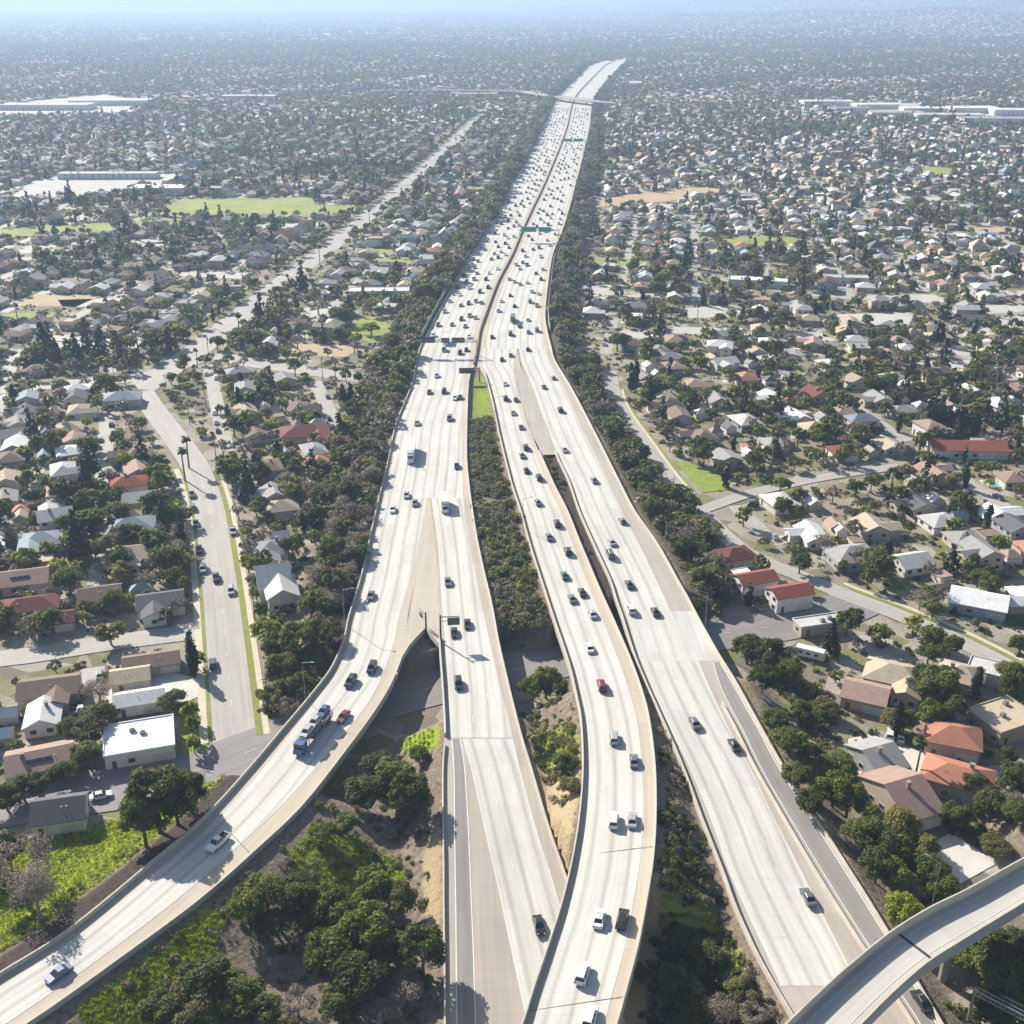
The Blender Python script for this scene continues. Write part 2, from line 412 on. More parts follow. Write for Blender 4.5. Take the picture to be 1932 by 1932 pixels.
def ribbon_mesh(name, b, mat, dz=0.0, thick=0.0, sl=None):
    n = len(b.Z); i0, i1 = (0, n) if sl is None else sl
    L, Rr, Z, S, W = b.L[i0:i1], b.R[i0:i1], b.Z[i0:i1]+dz, b.S[i0:i1], b.W[i0:i1]
    n = len(Z); K = 5 if W.max() > 6 else 2
    V = []; UV = []
    for k in range(K):
        t = k/(K-1)
        zz = Z if not hasattr(b, 'ZL') else (b.ZL*(1-t)+b.ZR*t)[i0:i1]+dz
        V.append(np.column_stack([L*(1-t)+Rr*t, zz])); UV.append(np.column_stack([W*t, S]))
    faces = [];
    for k in range(K-1):
        for i in range(n-1):
            faces.append((k*n+i, k*n+i+1, (k+1)*n+i+1, (k+1)*n+i))
    V = np.concatenate(V); UV = np.concatenate(UV)
    if thick:
        o = len(V)
        V = np.concatenate([V, np.column_stack([L, Z-thick]), np.column_stack([Rr, Z-thick])])
        UV = np.concatenate([UV, np.column_stack([W*0, S]), np.column_stack([W, S])])
        a = (K-1)*n
        for i in range(n-1):
            faces.append((i+1, i, o+i, o+i+1)); faces.append((a+i, a+i+1, o+n+i+1, o+n+i)); faces.append((o+i, o+n+i, o+n+i+1, o+i+1))
        faces.append((0, a, o+n, o)); faces.append((a+n-1, n-1, o+n-1, o+2*n-1))
    # keep the top facing up
    f0 = faces[0]; e1 = V[f0[1]]-V[f0[0]]; e2 = V[f0[2]]-V[f0[0]]
    if np.cross(e1, e2)[2] < 0: faces = [f[::-1] for f in faces]
    return mesh_of(name, V, faces, [mat], uv=UV)
def wall_strip(name, P2, Z, h, t, mat, below=0.0, off=0.0, parent=None):
    """upright wall following a polyline; off shifts it sideways (m, + = right of travel)"""
    P2 = np.asarray(P2); d = np.gradient(P2, axis=0); d /= np.linalg.norm(d, axis=1)[:, None]+1e-9
    nr = np.column_stack([d[:, 1], -d[:, 0]])
    a = P2+nr*(off-t/2); c = P2+nr*(off+t/2); Zb = Z-below; Zt = Z+h; n = len(P2)
    V = np.concatenate([np.column_stack([a, Zb]), np.column_stack([c, Zb]), np.column_stack([c*0.85+a*0.15, Zt]), np.column_stack([a*0.85+c*0.15, Zt])])
    f = []
    for i in range(n-1):
        for k in range(4):
            k2 = (k+1) % 4
            f.append((k*n+i, k*n+i+1, k2*n+i+1, k2*n+i))
    f.append((0, n, 2*n, 3*n)); f.append((4*n-1, 3*n-1, 2*n-1, n-1))
    return link(name, mesh_of(name, V, f, [mat]), parent)

BASE = {'A_lane': 'A', 'B_lane': 'B', 'A2_lane': 'A2', 'A2_lane2': 'A2', 'C_lane': 'C', 'D_lane': 'D', 'D_bridge': 'D', 'D_lane2': 'D'}
RB = {k: rib(v, 3.0 if k not in ('A', 'B', 'A_lane', 'B_lane') else 6.0) for k, v in T.items() if v}

def settle(b, base):
    o = np.argsort(base.C[:, 1])
    b.ZL = np.interp(b.L[:, 1], base.C[o, 1], base.Z[o]); b.ZR = np.interp(b.R[:, 1], base.C[o, 1], base.Z[o]); b.Z = (b.ZL+b.ZR)/2
for k, b in BASE.items(): settle(RB[k], RB[b])
# local streets: centre pixels + width in metres
STREETS = {
 'boulevard': ([(925,203),(860,262),(780,337),(712,392),(640,452),(560,512),(450,598),(370,662),(325,692),(262,735)], 15.5, 'street'),
 'cross_street': ([(-120,752),(0,736),(130,724),(262,712),(325,694),(400,672),(470,684),(560,697),(690,715)], 12, 'street'),
 'side_street': ([(268,738),(292,775),(330,825),(368,880),(392,950),(405,1030),(417,1130),(430,1260),(443,1395),(447,1432)], 10.0, 'street'),
 'back_street': ([(-160,1268),(0,1243),(60,1236),(200,1214),(330,1197),(400,1190)], 8.5, 'street'),
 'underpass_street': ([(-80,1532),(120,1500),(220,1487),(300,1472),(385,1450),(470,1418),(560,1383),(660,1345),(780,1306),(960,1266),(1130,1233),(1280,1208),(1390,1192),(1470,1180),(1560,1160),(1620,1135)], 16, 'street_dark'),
 'curving_street': ([(1150,700),(1165,765),(1215,840),(1262,905),(1320,965),(1405,1042),(1500,1083),(1590,1120),(1690,1158),(1800,1205),(1932,1272),(2080,1345)], 6.8, 'street'),
 'far_lane': ([(1290,512),(1370,528),(1450,545),(1560,560),(1700,566)], 8, 'street'),
 'right_side_street': ([(1325,962),(1420,930),(1560,900),(1700,880)], 5.5, 'street'),
}
SR = {}
for k, (pts, w, mt) in STREETS.items():
    q = spline([G(u, v, 0) for u, v in pts], 4.0)
    d = np.gradient(q, axis=0); d /= np.linalg.norm(d, axis=1)[:, None]+1e-9
    nr = np.column_stack([d[:, 1], -d[:, 0]])
    b = Rib(); b.L = q-nr*w/2; b.R = q+nr*w/2; b.Z = np.full(len(q), .06); b.C = q; b.T = d
    b.S = np.concatenate([[0], np.cumsum(np.linalg.norm(np.diff(q, axis=0), axis=1))]); b.W = np.full(len(q), float(w))
    SR[k] = b
und = SR['underpass_street'].C
def under_y(x): return np.interp(x, und[:, 0], und[:, 1])
def is_span(x, y):            # where a road crosses the underpass street on a bridge
    c = under_y(x)
    return (y > c-28) & (y < c+19)

# ------------------------------------------------------------------ ground: one sheet to the horizon, banks included
NA = 380
ya = [42.0]
while ya[-1] < 26000: ya.append(ya[-1]*1.0088)
YA = np.array(ya); AA = np.linspace(-.9, .9, NA)
GX = YA[:, None]*AA[None, :]; GY = np.repeat(YA[:, None], NA, 1)
GZ = np.zeros_like(GX); DARK = np.zeros_like(GX); TAN = np.zeros_like(GX); GREEN = np.zeros_like(GX)
def rows_between(y0, y1): return np.searchsorted(YA, y0), np.searchsorted(YA, y1)
def bank(b, slope=.5, fill=None, reach=26, attr=None, av=1.0, side=0):
    for i in range(len(b.Z)-1):
        x, y = (b.C[i]+b.C[i+1])/2; z = b.Z[i]-.35
        if fill is not None and not fill(x, y, i): continue
        hw = b.W[i]/2; sl = np.linalg.norm(b.C[i+1]-b.C[i])/2+.3
        r0, r1 = rows_between(y-reach-hw, y+reach+hw)
        X = GX[r0:r1]; Y = GY[r0:r1]
        dx = X-x; dy = Y-y; t = b.T[i]
        al = np.maximum(0, np.abs(dx*t[0]+dy*t[1])-sl); lat = dx*t[1]-dy*t[0]
        la = np.maximum(0, np.abs(lat)-hw)
        dd = np.hypot(la, al*3.6)
        zz = z-slope*np.maximum(0, dd-.6)
        GZ[r0:r1] = np.maximum(GZ[r0:r1], zz)
        if attr is not None:
            sel = (la > 0) & (la < 6.5) & (al < sl+1) & ((np.sign(lat) == side) | (side == 0))
            attr[r0:r1][sel] = np.maximum(attr[r0:r1][sel], av)
nospan = lambda x, y, i: not is_span(x, y)
bank(RB['A'], .42, nospan); bank(RB['B'], .42, nospan)
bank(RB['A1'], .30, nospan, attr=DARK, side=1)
bank(RB['A2'], .5, nospan)
bank(RB['D'], .5, nospan)
cz = RB['C']
c_via0 = next(i for i in range(len(cz.Z)) if P(cz.C[i][0], cz.C[i][1], cz.Z[i])[1] > 1640)
bank(cz, .62, lambda x, y, i: (not is_span(x, y)) and i < c_via0)
bank(RB['E'], .6, lambda x, y, i: P(x, y, 13)[0] > 2080, reach=30)
# island between the carriageways
def seg_fill(ba, bb, z, v0, v1):
    pass
def cut(b, dz=.35, marg=.8, fill=None):
    for i in range(len(b.Z)-1):
        x, y = (b.C[i]+b.C[i+1])/2
        if fill is not None and not fill(x, y, i): continue
        hw = b.W[i]/2+marg; sl = np.linalg.norm(b.C[i+1]-b.C[i])/2+.8
        r0, r1 = rows_between(y-hw-6, y+hw+6)
        dx = GX[r0:r1]-x; dy = GY[r0:r1]-y; t = b.T[i]
        sel = (np.abs(dx*t[0]+dy*t[1]) < sl+GY[r0:r1]*.004) & (np.abs(dx*t[1]-dy*t[0]) < hw)
        q = GZ[r0:r1]; q[sel] = np.minimum(q[sel], b.Z[i]-dz); GZ[r0:r1] = q
cut(RB['A2'], fill=nospan); cut(RB['D'], fill=nospan); cut(RB['A'], fill=nospan); cut(RB['A1'], fill=nospan)
for k in SR: cut(SR[k], .14, 1.5)
def in_poly(X, Y, poly):
    ins = np.zeros(X.shape, bool); n = len(poly)
    for i in range(n):
        x0, y0 = poly[i]; x1, y1 = poly[(i+1) % n]
        if y0 == y1: continue
        c = ((y0 > Y) != (y1 > Y)) & (X < (x1-x0)*(Y-y0)/(y1-y0)+x0)
        ins ^= c
    return ins
def px_poly(pts, z=0): return [G(u, v, z) for u, v in pts]
# planted island and infield surfaces raised between the banks
isl = px_poly([(903,700),(915,706),(928,758),(941,821),(956,883),(981,966),(998,1028),(1020,1100),(1040,1165),(1044,1182),(936,1182),(925,1135),(905,1030),(893,966),(886,883),(885,800),(886,712)], 5.2)
sel = in_poly(GX, GY, isl); GZ[sel] = np.maximum(GZ[sel], 5.1)
ISL = isl
def paint(arr, pts, z=0, val=1.0):
    s = in_poly(GX, GY, px_poly(pts, z)); arr[s] = np.maximum(arr[s], val)
paint(GREEN, [(-60,1600),(0,1575),(90,1560),(225,1530),(330,1500),(420,1450),(440,1462),(330,1560),(255,1622),(180,1682),(90,1750),(0,1808),(-60,1850)], 2)
paint(GREEN, [(150,1932),(300,1820),(400,1730),(440,1740),(400,1800),(470,1860),(440,1960),(200,2010)], 2, .9)
paint(GREEN, [(540,1640),(600,1580),(680,1590),(760,1620),(770,1680),(640,1700),(560,1690)], 1, .8)
paint(GREEN, [(590,1480),(640,1430),(660,1425),(640,1470),(600,1500)], 2, .9)
paint(GREEN, [(748,1395),(800,1392),(832,1400),(832,1440),(770,1430)], 1, 1)
paint(GREEN, [(1240,1640),(1330,1700),(1440,1880),(1450,1960),(1250,1960)], 1, .55)
paint(GREEN, [(886,712),(915,708),(930,770),(935,790),(885,790)], 5, .72)
paint(GREEN, [(1000,1400),(1060,1370),(1095,1400),(1090,1480),(1050,1500)], 3, .6)
paint(GREEN, [(870,470),(900,440),(880,490),(850,560),(800,640),(790,640),(830,560)], 2, .9)
paint(TAN, [(985,1400),(1090,1450),(1085,1560),(1065,1660),(1050,1680),(1010,1540)], 5, 1)
paint(TAN, [(1195,1700),(1245,1700),(1250,1800),(1215,1960),(1160,1960)], 3, .8)
paint(TAN, [(1380,1260),(1430,1310),(1480,1420),(1560,1540),(1640,1680),(1700,1770),(1670,1790),(1600,1650),(1500,1490),(1400,1340)], 3, 1)
paint(TAN, [(1130,800),(1160,880),(1230,1000),(1300,1110),(1290,1130),(1200,990),(1110,810)], 4, .8)
paint(TAN, [(795,1600),(836,1560),(836,1760),(800,1760)], 3, .9)
paint(DARK, [(1046,856),(1060,880),(1095,965),(1150,1090),(1172,1180),(1150,1180),(1120,1090),(1066,960),(1024,860)], 4, 1)  # gap beside the flyover: its shade painted into the ground colour
def shift(a): return (np.roll(a, 1, 0)+np.roll(a, -1, 0)+np.roll(a, 1, 1)+np.roll(a, -1, 1)+a*2)/6
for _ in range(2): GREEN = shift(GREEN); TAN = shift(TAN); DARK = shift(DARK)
NEAR = (GY < 760)
nz = np.zeros_like(GZ)
for fx, fy, ph, am in ((.11,.07,0,.16),(.23,-.19,1.3,.10),(-.41,.33,2.1,.07),(.8,.7,.4,.04)):
    nz += am*np.sin(GX*fx+GY*fy+ph)
GZ0 = GZ.copy()
GZ = np.where((GZ > .8) & NEAR, GZ+nz*np.clip((GZ-.8), 0, 1)*.6-.12, GZ)
def hgt(x, y):
    """ground level at places (arrays)"""
    x = np.asarray(x, float); y = np.asarray(y, float)
    i = np.clip(np.round(np.log(np.maximum(y, 42)/42.0)/math.log(1.0088)).astype(int), 0, len(YA)-1)
    j = np.clip(np.round((x/np.maximum(y, 1)+.9)/1.8*(NA-1)).astype(int), 0, NA-1)
    return GZ[i, j]
# hills rising far right
def hill_z(x, y):
    f = np.clip((x-500)/4200, 0, 1)*np.clip((y-4300)/4600, 0, 1)
    far_ = np.clip((y-11000)/7000, 0, 1)*np.clip((x+1500)/6000, 0, 1)
    return f*(190+50*np.sin(x*.0021+y*.0011)+30*np.sin(x*.0052-y*.0031))+far_*150
GZ = GZ + hill_z(GX, GY)
gm = bpy.data.materials.new('ground_soil'); nodes, links = nt(gm)
p = nodes['Principled BSDF']; p.inputs['Roughness'].default_value = .95; p.inputs['Specular IOR Level'].default_value = .1
pos = pos_n(nodes)
vo = nodes.new('ShaderNodeTexVoronoi'); vo.inputs['Scale'].default_value = .13; links.new(pos, vo.inputs['Vector'])
sc_ = nodes.new('ShaderNodeSeparateColor'); links.new(vo.outputs['Color'], sc_.inputs[0])
nA = noise_n(nodes, links, .12, pos, 5); nB = noise_n(nodes, links, .9, pos, 4); nC = noise_n(nodes, links, .035, pos, 3); nD = noise_n(nodes, links, 3.2, pos, 3)
base = ramp(nodes, links, sc_.outputs[0], [(0, (.16, .14, .11)), (.2, (.30, .26, .20)), (.42, (.44, .41, .36)), (.55, (.13, .17, .04)), (.7, (.22, .22, .09)), (.82, (.36, .30, .22)), (1, (.50, .47, .42))])
base = mixc(nodes, links, base, (.17, .14, .10), math_n(nodes, links, 'MULTIPLY', nA, .8))
soil = ramp(nodes, links, nB, [(.25, (.10, .080, .062)), (.5, (.19, .155, .118)), (.75, (.28, .235, .175))])
at = lambda nm: N(nodes, 'ShaderNodeAttribute', attribute_name=nm).outputs['Fac']
nearf = at('near')
c = mixc(nodes, links, base, soil, nearf)
edge = math_n(nodes, links, 'MULTIPLY_ADD', nB, 1.3, -.65)
def th(a): return math_n(nodes, links, 'MULTIPLY', math_n(nodes, links, 'ADD', math_n(nodes, links, 'SUBTRACT', a, .5), edge), 3.0, clamp=True)
tanc = ramp(nodes, links, nD, [(.25, (.26, .20, .12)), (.7, (.44, .35, .215))])
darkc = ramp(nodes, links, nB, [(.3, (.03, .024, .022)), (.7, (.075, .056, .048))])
greenc = ramp(nodes, links, nD, [(.2, (.09, .13, .014)), (.5, (.22, .30, .022)), (.8, (.36, .42, .035))])
def soft(a):
    s = math_n(nodes, links, 'MULTIPLY_ADD', math_n(nodes, links, 'ADD', a, edge), 2.2, -.6, clamp=True)
    return math_n(nodes, links, 'MULTIPLY', s, math_n(nodes, links, 'GREATER_THAN', a, .02))
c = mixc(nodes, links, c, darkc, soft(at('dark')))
c = mixc(nodes, links, c, tanc, soft(at('tan')))
c = mixc(nodes, links, c, greenc, soft(at('green')))
links.new(c, p.inputs['Base Color'])
bp = nodes.new('ShaderNodeBump'); bp.inputs['Strength'].default_value = .6; bp.inputs['Distance'].default_value = .5
links.new(nB, bp.inputs['Height']); links.new(bp.outputs[0], p.inputs['Normal'])
idx = np.arange(GX.size).reshape(GX.shape)
quads = np.stack([idx[:-1, :-1], idx[:-1, 1:], idx[1:, 1:], idx[1:, :-1]], -1).reshape(-1, 4)
me = np_mesh('ground', np.column_stack([GX.ravel(), GY.ravel(), GZ.ravel()]), quads, [gm], smooth=True)
nearA = np.clip(GZ0/.5, 0, 1)
inf = px_poly([(640,1430),(830,1400),(836,2100),(60,2100),(300,1780),(520,1590)], 1)
nearA = np.maximum(nearA, in_poly(GX, GY, inf).astype(float))
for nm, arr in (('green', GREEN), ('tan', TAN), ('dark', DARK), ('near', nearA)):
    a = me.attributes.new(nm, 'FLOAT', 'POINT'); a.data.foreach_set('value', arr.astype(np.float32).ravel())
ground = struct(link('ground', me), 'brown and green ground under the whole suburb and its road banks')

def corners_(x, y, L, W, a):
    c, s_ = math.cos(a), math.sin(a)
    return [(x+c*i*L/2-s_*j*W/2, y+s_*i*L/2+c*j*W/2) for i, j in ((-1,-1),(1,-1),(1,1),(-1,1))]
# ------------------------------------------------------------------ what is taken: 2 m raster for placing things
OX0, OY0, OC = -1700.0, 50.0, 2.0
OCC = np.zeros((1500, 1700), np.uint8)
def cell(x, y): return ((np.asarray(y)-OY0)/OC).astype(int), ((np.asarray(x)-OX0)/OC).astype(int)
def mark_pts(x, y, val):
    i, j = cell(x, y); ok = (i >= 0) & (i < OCC.shape[0]) & (j >= 0) & (j < OCC.shape[1])
    OCC[i[ok], j[ok]] |= val
def occ(x, y):
    i, j = cell(x, y); ok = (i >= 0) & (i < OCC.shape[0]) & (j >= 0) & (j < OCC.shape[1])
    r = np.zeros(np.shape(x), np.uint8); r[ok] = OCC[np.asarray(i)[ok], np.asarray(j)[ok]]
    return r
def mark_rib(b, val, marg=0.0):
    for i in range(len(b.Z)-1):
        n = int(np.linalg.norm(b.C[i+1]-b.C[i])/1.0)+2; hw = np.linalg.norm(b.R[i]-b.L[i])/2
        e = (b.R[i]-b.L[i])/(2*hw)
        s = np.arange(-hw-marg, hw+marg+.01, 1.0)
        for k in range(n):
            c_ = b.C[i]+(b.C[i+1]-b.C[i])*k/n
            mark_pts(c_[0]+e[0]*s, c_[1]+e[1]*s, val)
def mark_poly(poly, val):
    xs = [q[0] for q in poly]; ys = [q[1] for q in poly]
    X, Y = np.meshgrid(np.arange(min(xs), max(xs)+1, 1.5), np.arange(min(ys), max(ys)+1, 1.5))
    s = in_poly(X, Y, poly); mark_pts(X[s], Y[s], val)
for k in ('A', 'B', 'A1', 'A2', 'C', 'D', 'E'): mark_rib(RB[k], 1, 1.0)
for k in ('A', 'B', 'A1', 'A2', 'C', 'D', 'E'): mark_rib(RB[k], 8, 17.0)     # right of way: no houses
for k in SR: mark_rib(SR[k], 1, 1.0); mark_rib(SR[k], 8, 3.0)
GOREP = px_poly([(810,935),(797,1016),(784,1091),(770,1166),(764,1206),(758,1230),(751,1258),(757,1243),(768,1222),(784,1202),(803,1189),(818,1200),(829,1214),(829,1141),(826,1078),(821,1016)], 6)
GOREP2 = px_poly([(976,655),(982,690),(1003,735),(1028,800),(1048,858),(1024,858),(1004,821),(984,758),(973,708)], 6)
for g in (GOREP, GOREP2): mark_poly(g, 1)
mark_poly(px_poly([(640,1430),(830,1400),(836,2100),(0,2100),(60,1940),(300,1780),(520,1590)], 1), 8)
mark_poly(px_poly([(1060,1100),(1130,1100),(1480,1900),(1180,1950)], 1), 8)
mark_poly(ISL, 8)
mark_poly(px_poly([(-120,1580),(90,1555),(240,1530),(330,1500),(440,1440),(440,1470),(250,1640),(0,1840),(-120,1900)], 1), 40)

# ------------------------------------------------------------------ roads as objects
def pv(b, i): return P(b.C[i][0], b.C[i][1], b.Z[i])[1]
def rng_v(b, v0, v1):
    ids = [i for i in range(len(b.Z)) if v0 <= pv(b, i) <= v1]
    return (ids[0], ids[-1]+1)
def bar(b, side, parent, v0=-1e9, v1=1e9, h=.85, t=.45, inset=.25, below=.0, mat='barrier', name='barrier', frac=None):
    i0, i1 = rng_v(b, v0, v1)
    if frac is not None: p2 = b.L[i0:i1]*(1-frac)+b.R[i0:i1]*frac
    else: p2 = (b.L if side == 'L' else b.R)[i0:i1]
    ctr = b.C[i0:i1]; inn = ctr-p2; inn /= np.linalg.norm(inn, axis=1)[:, None]+1e-9
    return wall_strip(name, p2+inn*inset, b.Z[i0:i1], h, t, M[mat], below, 0, parent)
def dashes(name, b, parent, fracs, dash=3.0, gap=6.1, w=.12, v0=-1e9, v1=1e9, dz=.05, mat='paint', solid=()):
    V = []; Fq = []
    i0, i1 = rng_v(b, v0, v1)
    S = b.S; s0, s1 = S[i0], S[i1-1]
    def at(s, f):
        l = np.array([np.interp(s, S, b.L[:, 0]), np.interp(s, S, b.L[:, 1])]); r = np.array([np.interp(s, S, b.R[:, 0]), np.interp(s, S, b.R[:, 1])])
        e = (r-l)/np.linalg.norm(r-l); c_ = l+(r-l)*f
        return c_, e, np.interp(s, S, b.Z)+dz
    def quad(sa, sb, f, w):
        (c0, e0, z0), (c1, e1, z1) = at(sa, f), at(sb, f); k = len(V)
        V.extend([(*(c0-e0*w/2), z0), (*(c0+e0*w/2), z0), (*(c1+e1*w/2), z1), (*(c1-e1*w/2), z1)]); Fq.append((k, k+1, k+2, k+3))
    for f in fracs:
        s = s0+1
        while s+dash < s1: quad(s, s+dash, f, w); s += dash+gap
    for f in solid:
        s = s0
        while s+4 < s1: quad(s, s+4.0, f, w); s += 4.0
    o = link(name, mesh_of(name, V, Fq, [M[mat]]), parent)
    o['kind'] = 'stuff'
    return o
ROAD = {}
def make_road(key, name, label, mat='shoulder', thick=.9):
    o = link(name, ribbon_mesh(name, RB[key], M[mat], 0, thick)); struct(o, label); ROAD[key] = o
    return o
def lanes(key, parent, mat='lane', name='lane_pavement', dz=.03):
    return link(name, ribbon_mesh(name, RB[key], M[mat], dz), parent)

fa = make_road('A', 'freeway_left', 'wide pale concrete carriageway of the freeway carrying traffic towards the viewer')
lanes('A_lane', fa); bar(RB['A'], 'L', fa); bar(RB['A'], 'R', fa, v0=690)
dashes('lane_marking', RB['A_lane'], fa, [k/6 for k in range(1, 6)], v0=300, solid=(.01, .99))
fb = make_road('B', 'freeway_right', 'wide pale concrete carriageway of the freeway carrying traffic away from the viewer')
lanes('B_lane', fb); bar(RB['B'], 'R', fb)
dashes('lane_marking', RB['B_lane'], fb, [k/6 for k in range(1, 6)], v0=300, solid=(.01, .99))
# median rail between the two
ma, mb = RB['A'], RB['B']
i0, i1 = rng_v(ma, 0, 692)
md = wall_strip('median_barrier', ma.R[i0:i1], ma.Z[i0:i1], 1.1, .9, M['median'], 0, .35, None)
struct(md, 'shade toned brown median barrier running between the two carriageways of the freeway')
# strip closing the gap under the median
jj = link('median_strip', mesh_of('median_strip', [(x, y, Z0-.03) for x, y in np.concatenate([ma.R[i0:i1]-[1.0, 0], ma.R[i0:i1]+[3.2, 0]])],
          [(k, k+(i1-i0), k+1+(i1-i0), k+1) for k in range(i1-i0-1)], [M['asphalt']]), md)
r1 = make_road('A1', 'left_ramp', 'pale concrete ramp bending away to the bottom left corner')
lanes('A1_lane', r1); bar(RB['A1'], 'L', r1, h=1.0); bar(RB['A1'], 'R', r1, v0=1262, h=.85)
dashes('lane_marking', RB['A1_lane'], r1, [.5], v0=1200, solid=(.015, .985)); dashes('lane_marking', RB['A1_lane'], r1, [.33, .66], v1=1195)
r2 = make_road('A2', 'straight_lanes', 'straight concrete lanes running down the middle and under the curved flyover', mat='gore')
lanes('A2_lane', r2); lanes('A2_lane2', r2)
bar(RB['A2'], 'L', r2, v0=1205, v1=1392, h=1.1, t=.5); bar(RB['A2'], 'R', r2, h=.85); bar(RB['A2'], 'L', r2, v0=1400, h=.75, t=.35)
dashes('lane_marking', RB['A2_lane2'], r2, [.36, .68], solid=(.02, .98)); dashes('lane_marking', RB['A2_lane'], r2, [.4, .72], solid=(.02,))
b_ = rib(hrow([(1394,852,868,6),(1449,856,877,5.6),(1561,857,884,4.6),(1704,859,890,3.2),(1797,860,894,2.6),(1932,861,898,2.0),(2060,862,902,1.6)]))
settle(b_, RB['A2']); link('old_ramp_pavement', ribbon_mesh('old_ramp_pavement', b_, M['asphalt'], .03), r2)
dashes('lane_marking', b_, r2, [], solid=(.02, .98), w=.22)
# painted and paved wedge between ramp and lanes
def flat(name, poly, z, mat, parent=None, uv=True):
    me = mesh_of(name, [(x, y, z) for x, y in poly], [tuple(range(len(poly)))], [mat], uv=[(x, y) for x, y in poly])
    if me.polygons[0].normal.z < 0: me.flip_normals()
    return link(name, me, parent)
flat('gore_pavement', GOREP, Z0+.02, M['shoulder'], r2)
flat('gore_pavement', GOREP2, Z0+.02, M['gore'], fb)
# soffit edge beneath the wedge so that it reads as a slab over the street
ge = np.array(px_poly([(749,1268),(758,1243),(772,1220),(788,1202),(803,1187),(813,1199),(828,1216)], 6))
wall_strip('barrier', ge, np.full(len(ge), Z0), .55, .22, M['barrier'], 1.0, 0, r2)
fc = make_road('C', 'curved_flyover', 'curved two lane flyover sweeping over the straight lanes at the bottom', thick=1.5)
lanes('C_lane', fc)
bar(RB['C'], 'L', fc, v0=700, h=1.05, t=.4, inset=.2); bar(RB['C'], 'R', fc, v0=850, h=1.0, t=.4, inset=.2)
dashes('lane_marking', RB['C_lane'], fc, [.34, .67], solid=(.02, .98))
fd = make_road('D', 'right_lanes', 'right hand concrete lanes running down to the overpass in the corner', mat='gore')
lanes('D_lane', fd); lanes('D_bridge', fd, 'lane_far'); lanes('D_lane2', fd)
bar(RB['D'], 'L', fd, v0=850, h=.95); bar(RB['D'], 'R', fd, h=.9)
dashes('lane_marking', RB['D_lane'], fd, [.33, .66], solid=(.02, .98)); dashes('lane_marking', RB['D_lane2'], fd, [.33, .66], solid=(.02, .98))
dashes('lane_marking', RB['D_bridge'], fd, [.25, .5], solid=(.02,))
b_ = rib(hrow([(1250,1345,1359,6),(1303,1361,1391,5.85),(1378,1400,1433,5.4),(1449,1434,1471,5.0),(1549,1492,1536,4.4),(1649,1552,1600,3.9),(1736,1606,1655,3.5),(1819,1660,1704,3.2),(1932,1735,1768,3.0),(2050,1800,1836,3.0)]))
settle(b_, RB['D']); link('side_road_pavement', ribbon_mesh('side_road_pavement', b_, M['asphalt'], .03), fd)
dashes('lane_marking', b_, fd, [], solid=(.05, .95), w=.2)
b2 = rib(hrow([(1330,1362,1366,5.7),(1378,1388,1392,5.4),(1449,1423,1427,5.0),(1549,1480,1484,4.4),(1649,1539,1543,3.9),(1736,1593,1597,3.5),(1819,1646,1650,3.2),(1932,1720,1724,3.0),(2050,1786,1790,3.0)]))
settle(b2, RB['D']); bar(b2, 'L', fd, h=.85, t=.5, inset=0.0)
fe = make_road('E', 'overpass', 'narrow single lane overpass crossing the bottom right corner', mat='deck', thick=1.6)
bar(RB['E'], 'L', fe, h=1.9, t=.35, inset=.2); bar(RB['E'], 'R', fe, h=1.1, t=.4, inset=.2)
dashes('lane_marking', RB['E'], fe, [], solid=(.2, .78), w=.14)
# girders, columns and walls
def girder(b, i0, i1, depth, fr, parent):
    Lx = b.L[i0:i1]*(1-fr)+b.R[i0:i1]*fr; Rx = b.L[i0:i1]*fr+b.R[i0:i1]*(1-fr)
    g = Rib(); g.L = Lx; g.R = Rx; g.Z = b.Z[i0:i1]-1.3; g.S = b.S[i0:i1]; g.W = np.linalg.norm(Rx-Lx, axis=1); g.C = (Lx+Rx)/2
    link('girder', ribbon_mesh('girder', g, M['wall'], 0, depth), parent)
girder(RB['C'], c_via0-2, len(RB['C'].Z), 1.4, .18, fc); girder(RB['E'], 0, len(RB['E'].Z), 1.3, .22, fe)
def column(x, y, z0, z1, parent, r=.85):
    m_ = MB(); m_.cyl((x, y, z0-.5), (x, y, z1-1.6), r, r, 14); m_.cyl((x, y, z1-1.6), (x, y, z1), r, r*2.1, 14)
    m_.build('column', M['wall'], parent)
for vv in (1690, 1790, 1880, 1990):
    i = min(range(len(cz.Z)), key=lambda k: abs(pv(cz, k)-vv)); x, y = cz.C[i]
    column(x+2.2, y, 0, cz.Z[i]-2.4, fc)
for uu in (1560, 1800, 1990):
    i = min(range(len(RB['E'].Z)), key=lambda k: abs(P(*RB['E'].C[k], 13)[0]-uu)); x, y = RB['E'].C[i]
    column(x, y, 0, 13-2.6, fe, .8)
# retaining walls where the banks are cut short
def skirt(b, side, parent, v0, v1, down):
    i0, i1 = rng_v(b, v0, v1); p2 = (b.L if side == 'L' else b.R)[i0:i1]
    inn = b.C[i0:i1]-p2; inn /= np.linalg.norm(inn, axis=1)[:, None]
    keep = [not is_span(x, y) for x, y in p2]
    run = []
    for k in range(len(p2)+1):
        if k < len(p2) and keep[k]: run.append(k)
        elif len(run) > 1:
            s = slice(run[0], run[-1]+1)
            wall_strip('retaining_wall', (p2+inn*.35)[s], b.Z[i0:i1][s]-.06, 0, .4, M['wall'], down, 0, parent); run = []
        else: run = []
skirt(RB['C'], 'R', fc, 850, 1650, 13); skirt(RB['C'], 'L', fc, 1230, 1650, 7); skirt(RB['D'], 'L', fd, 850, 1560, 6)
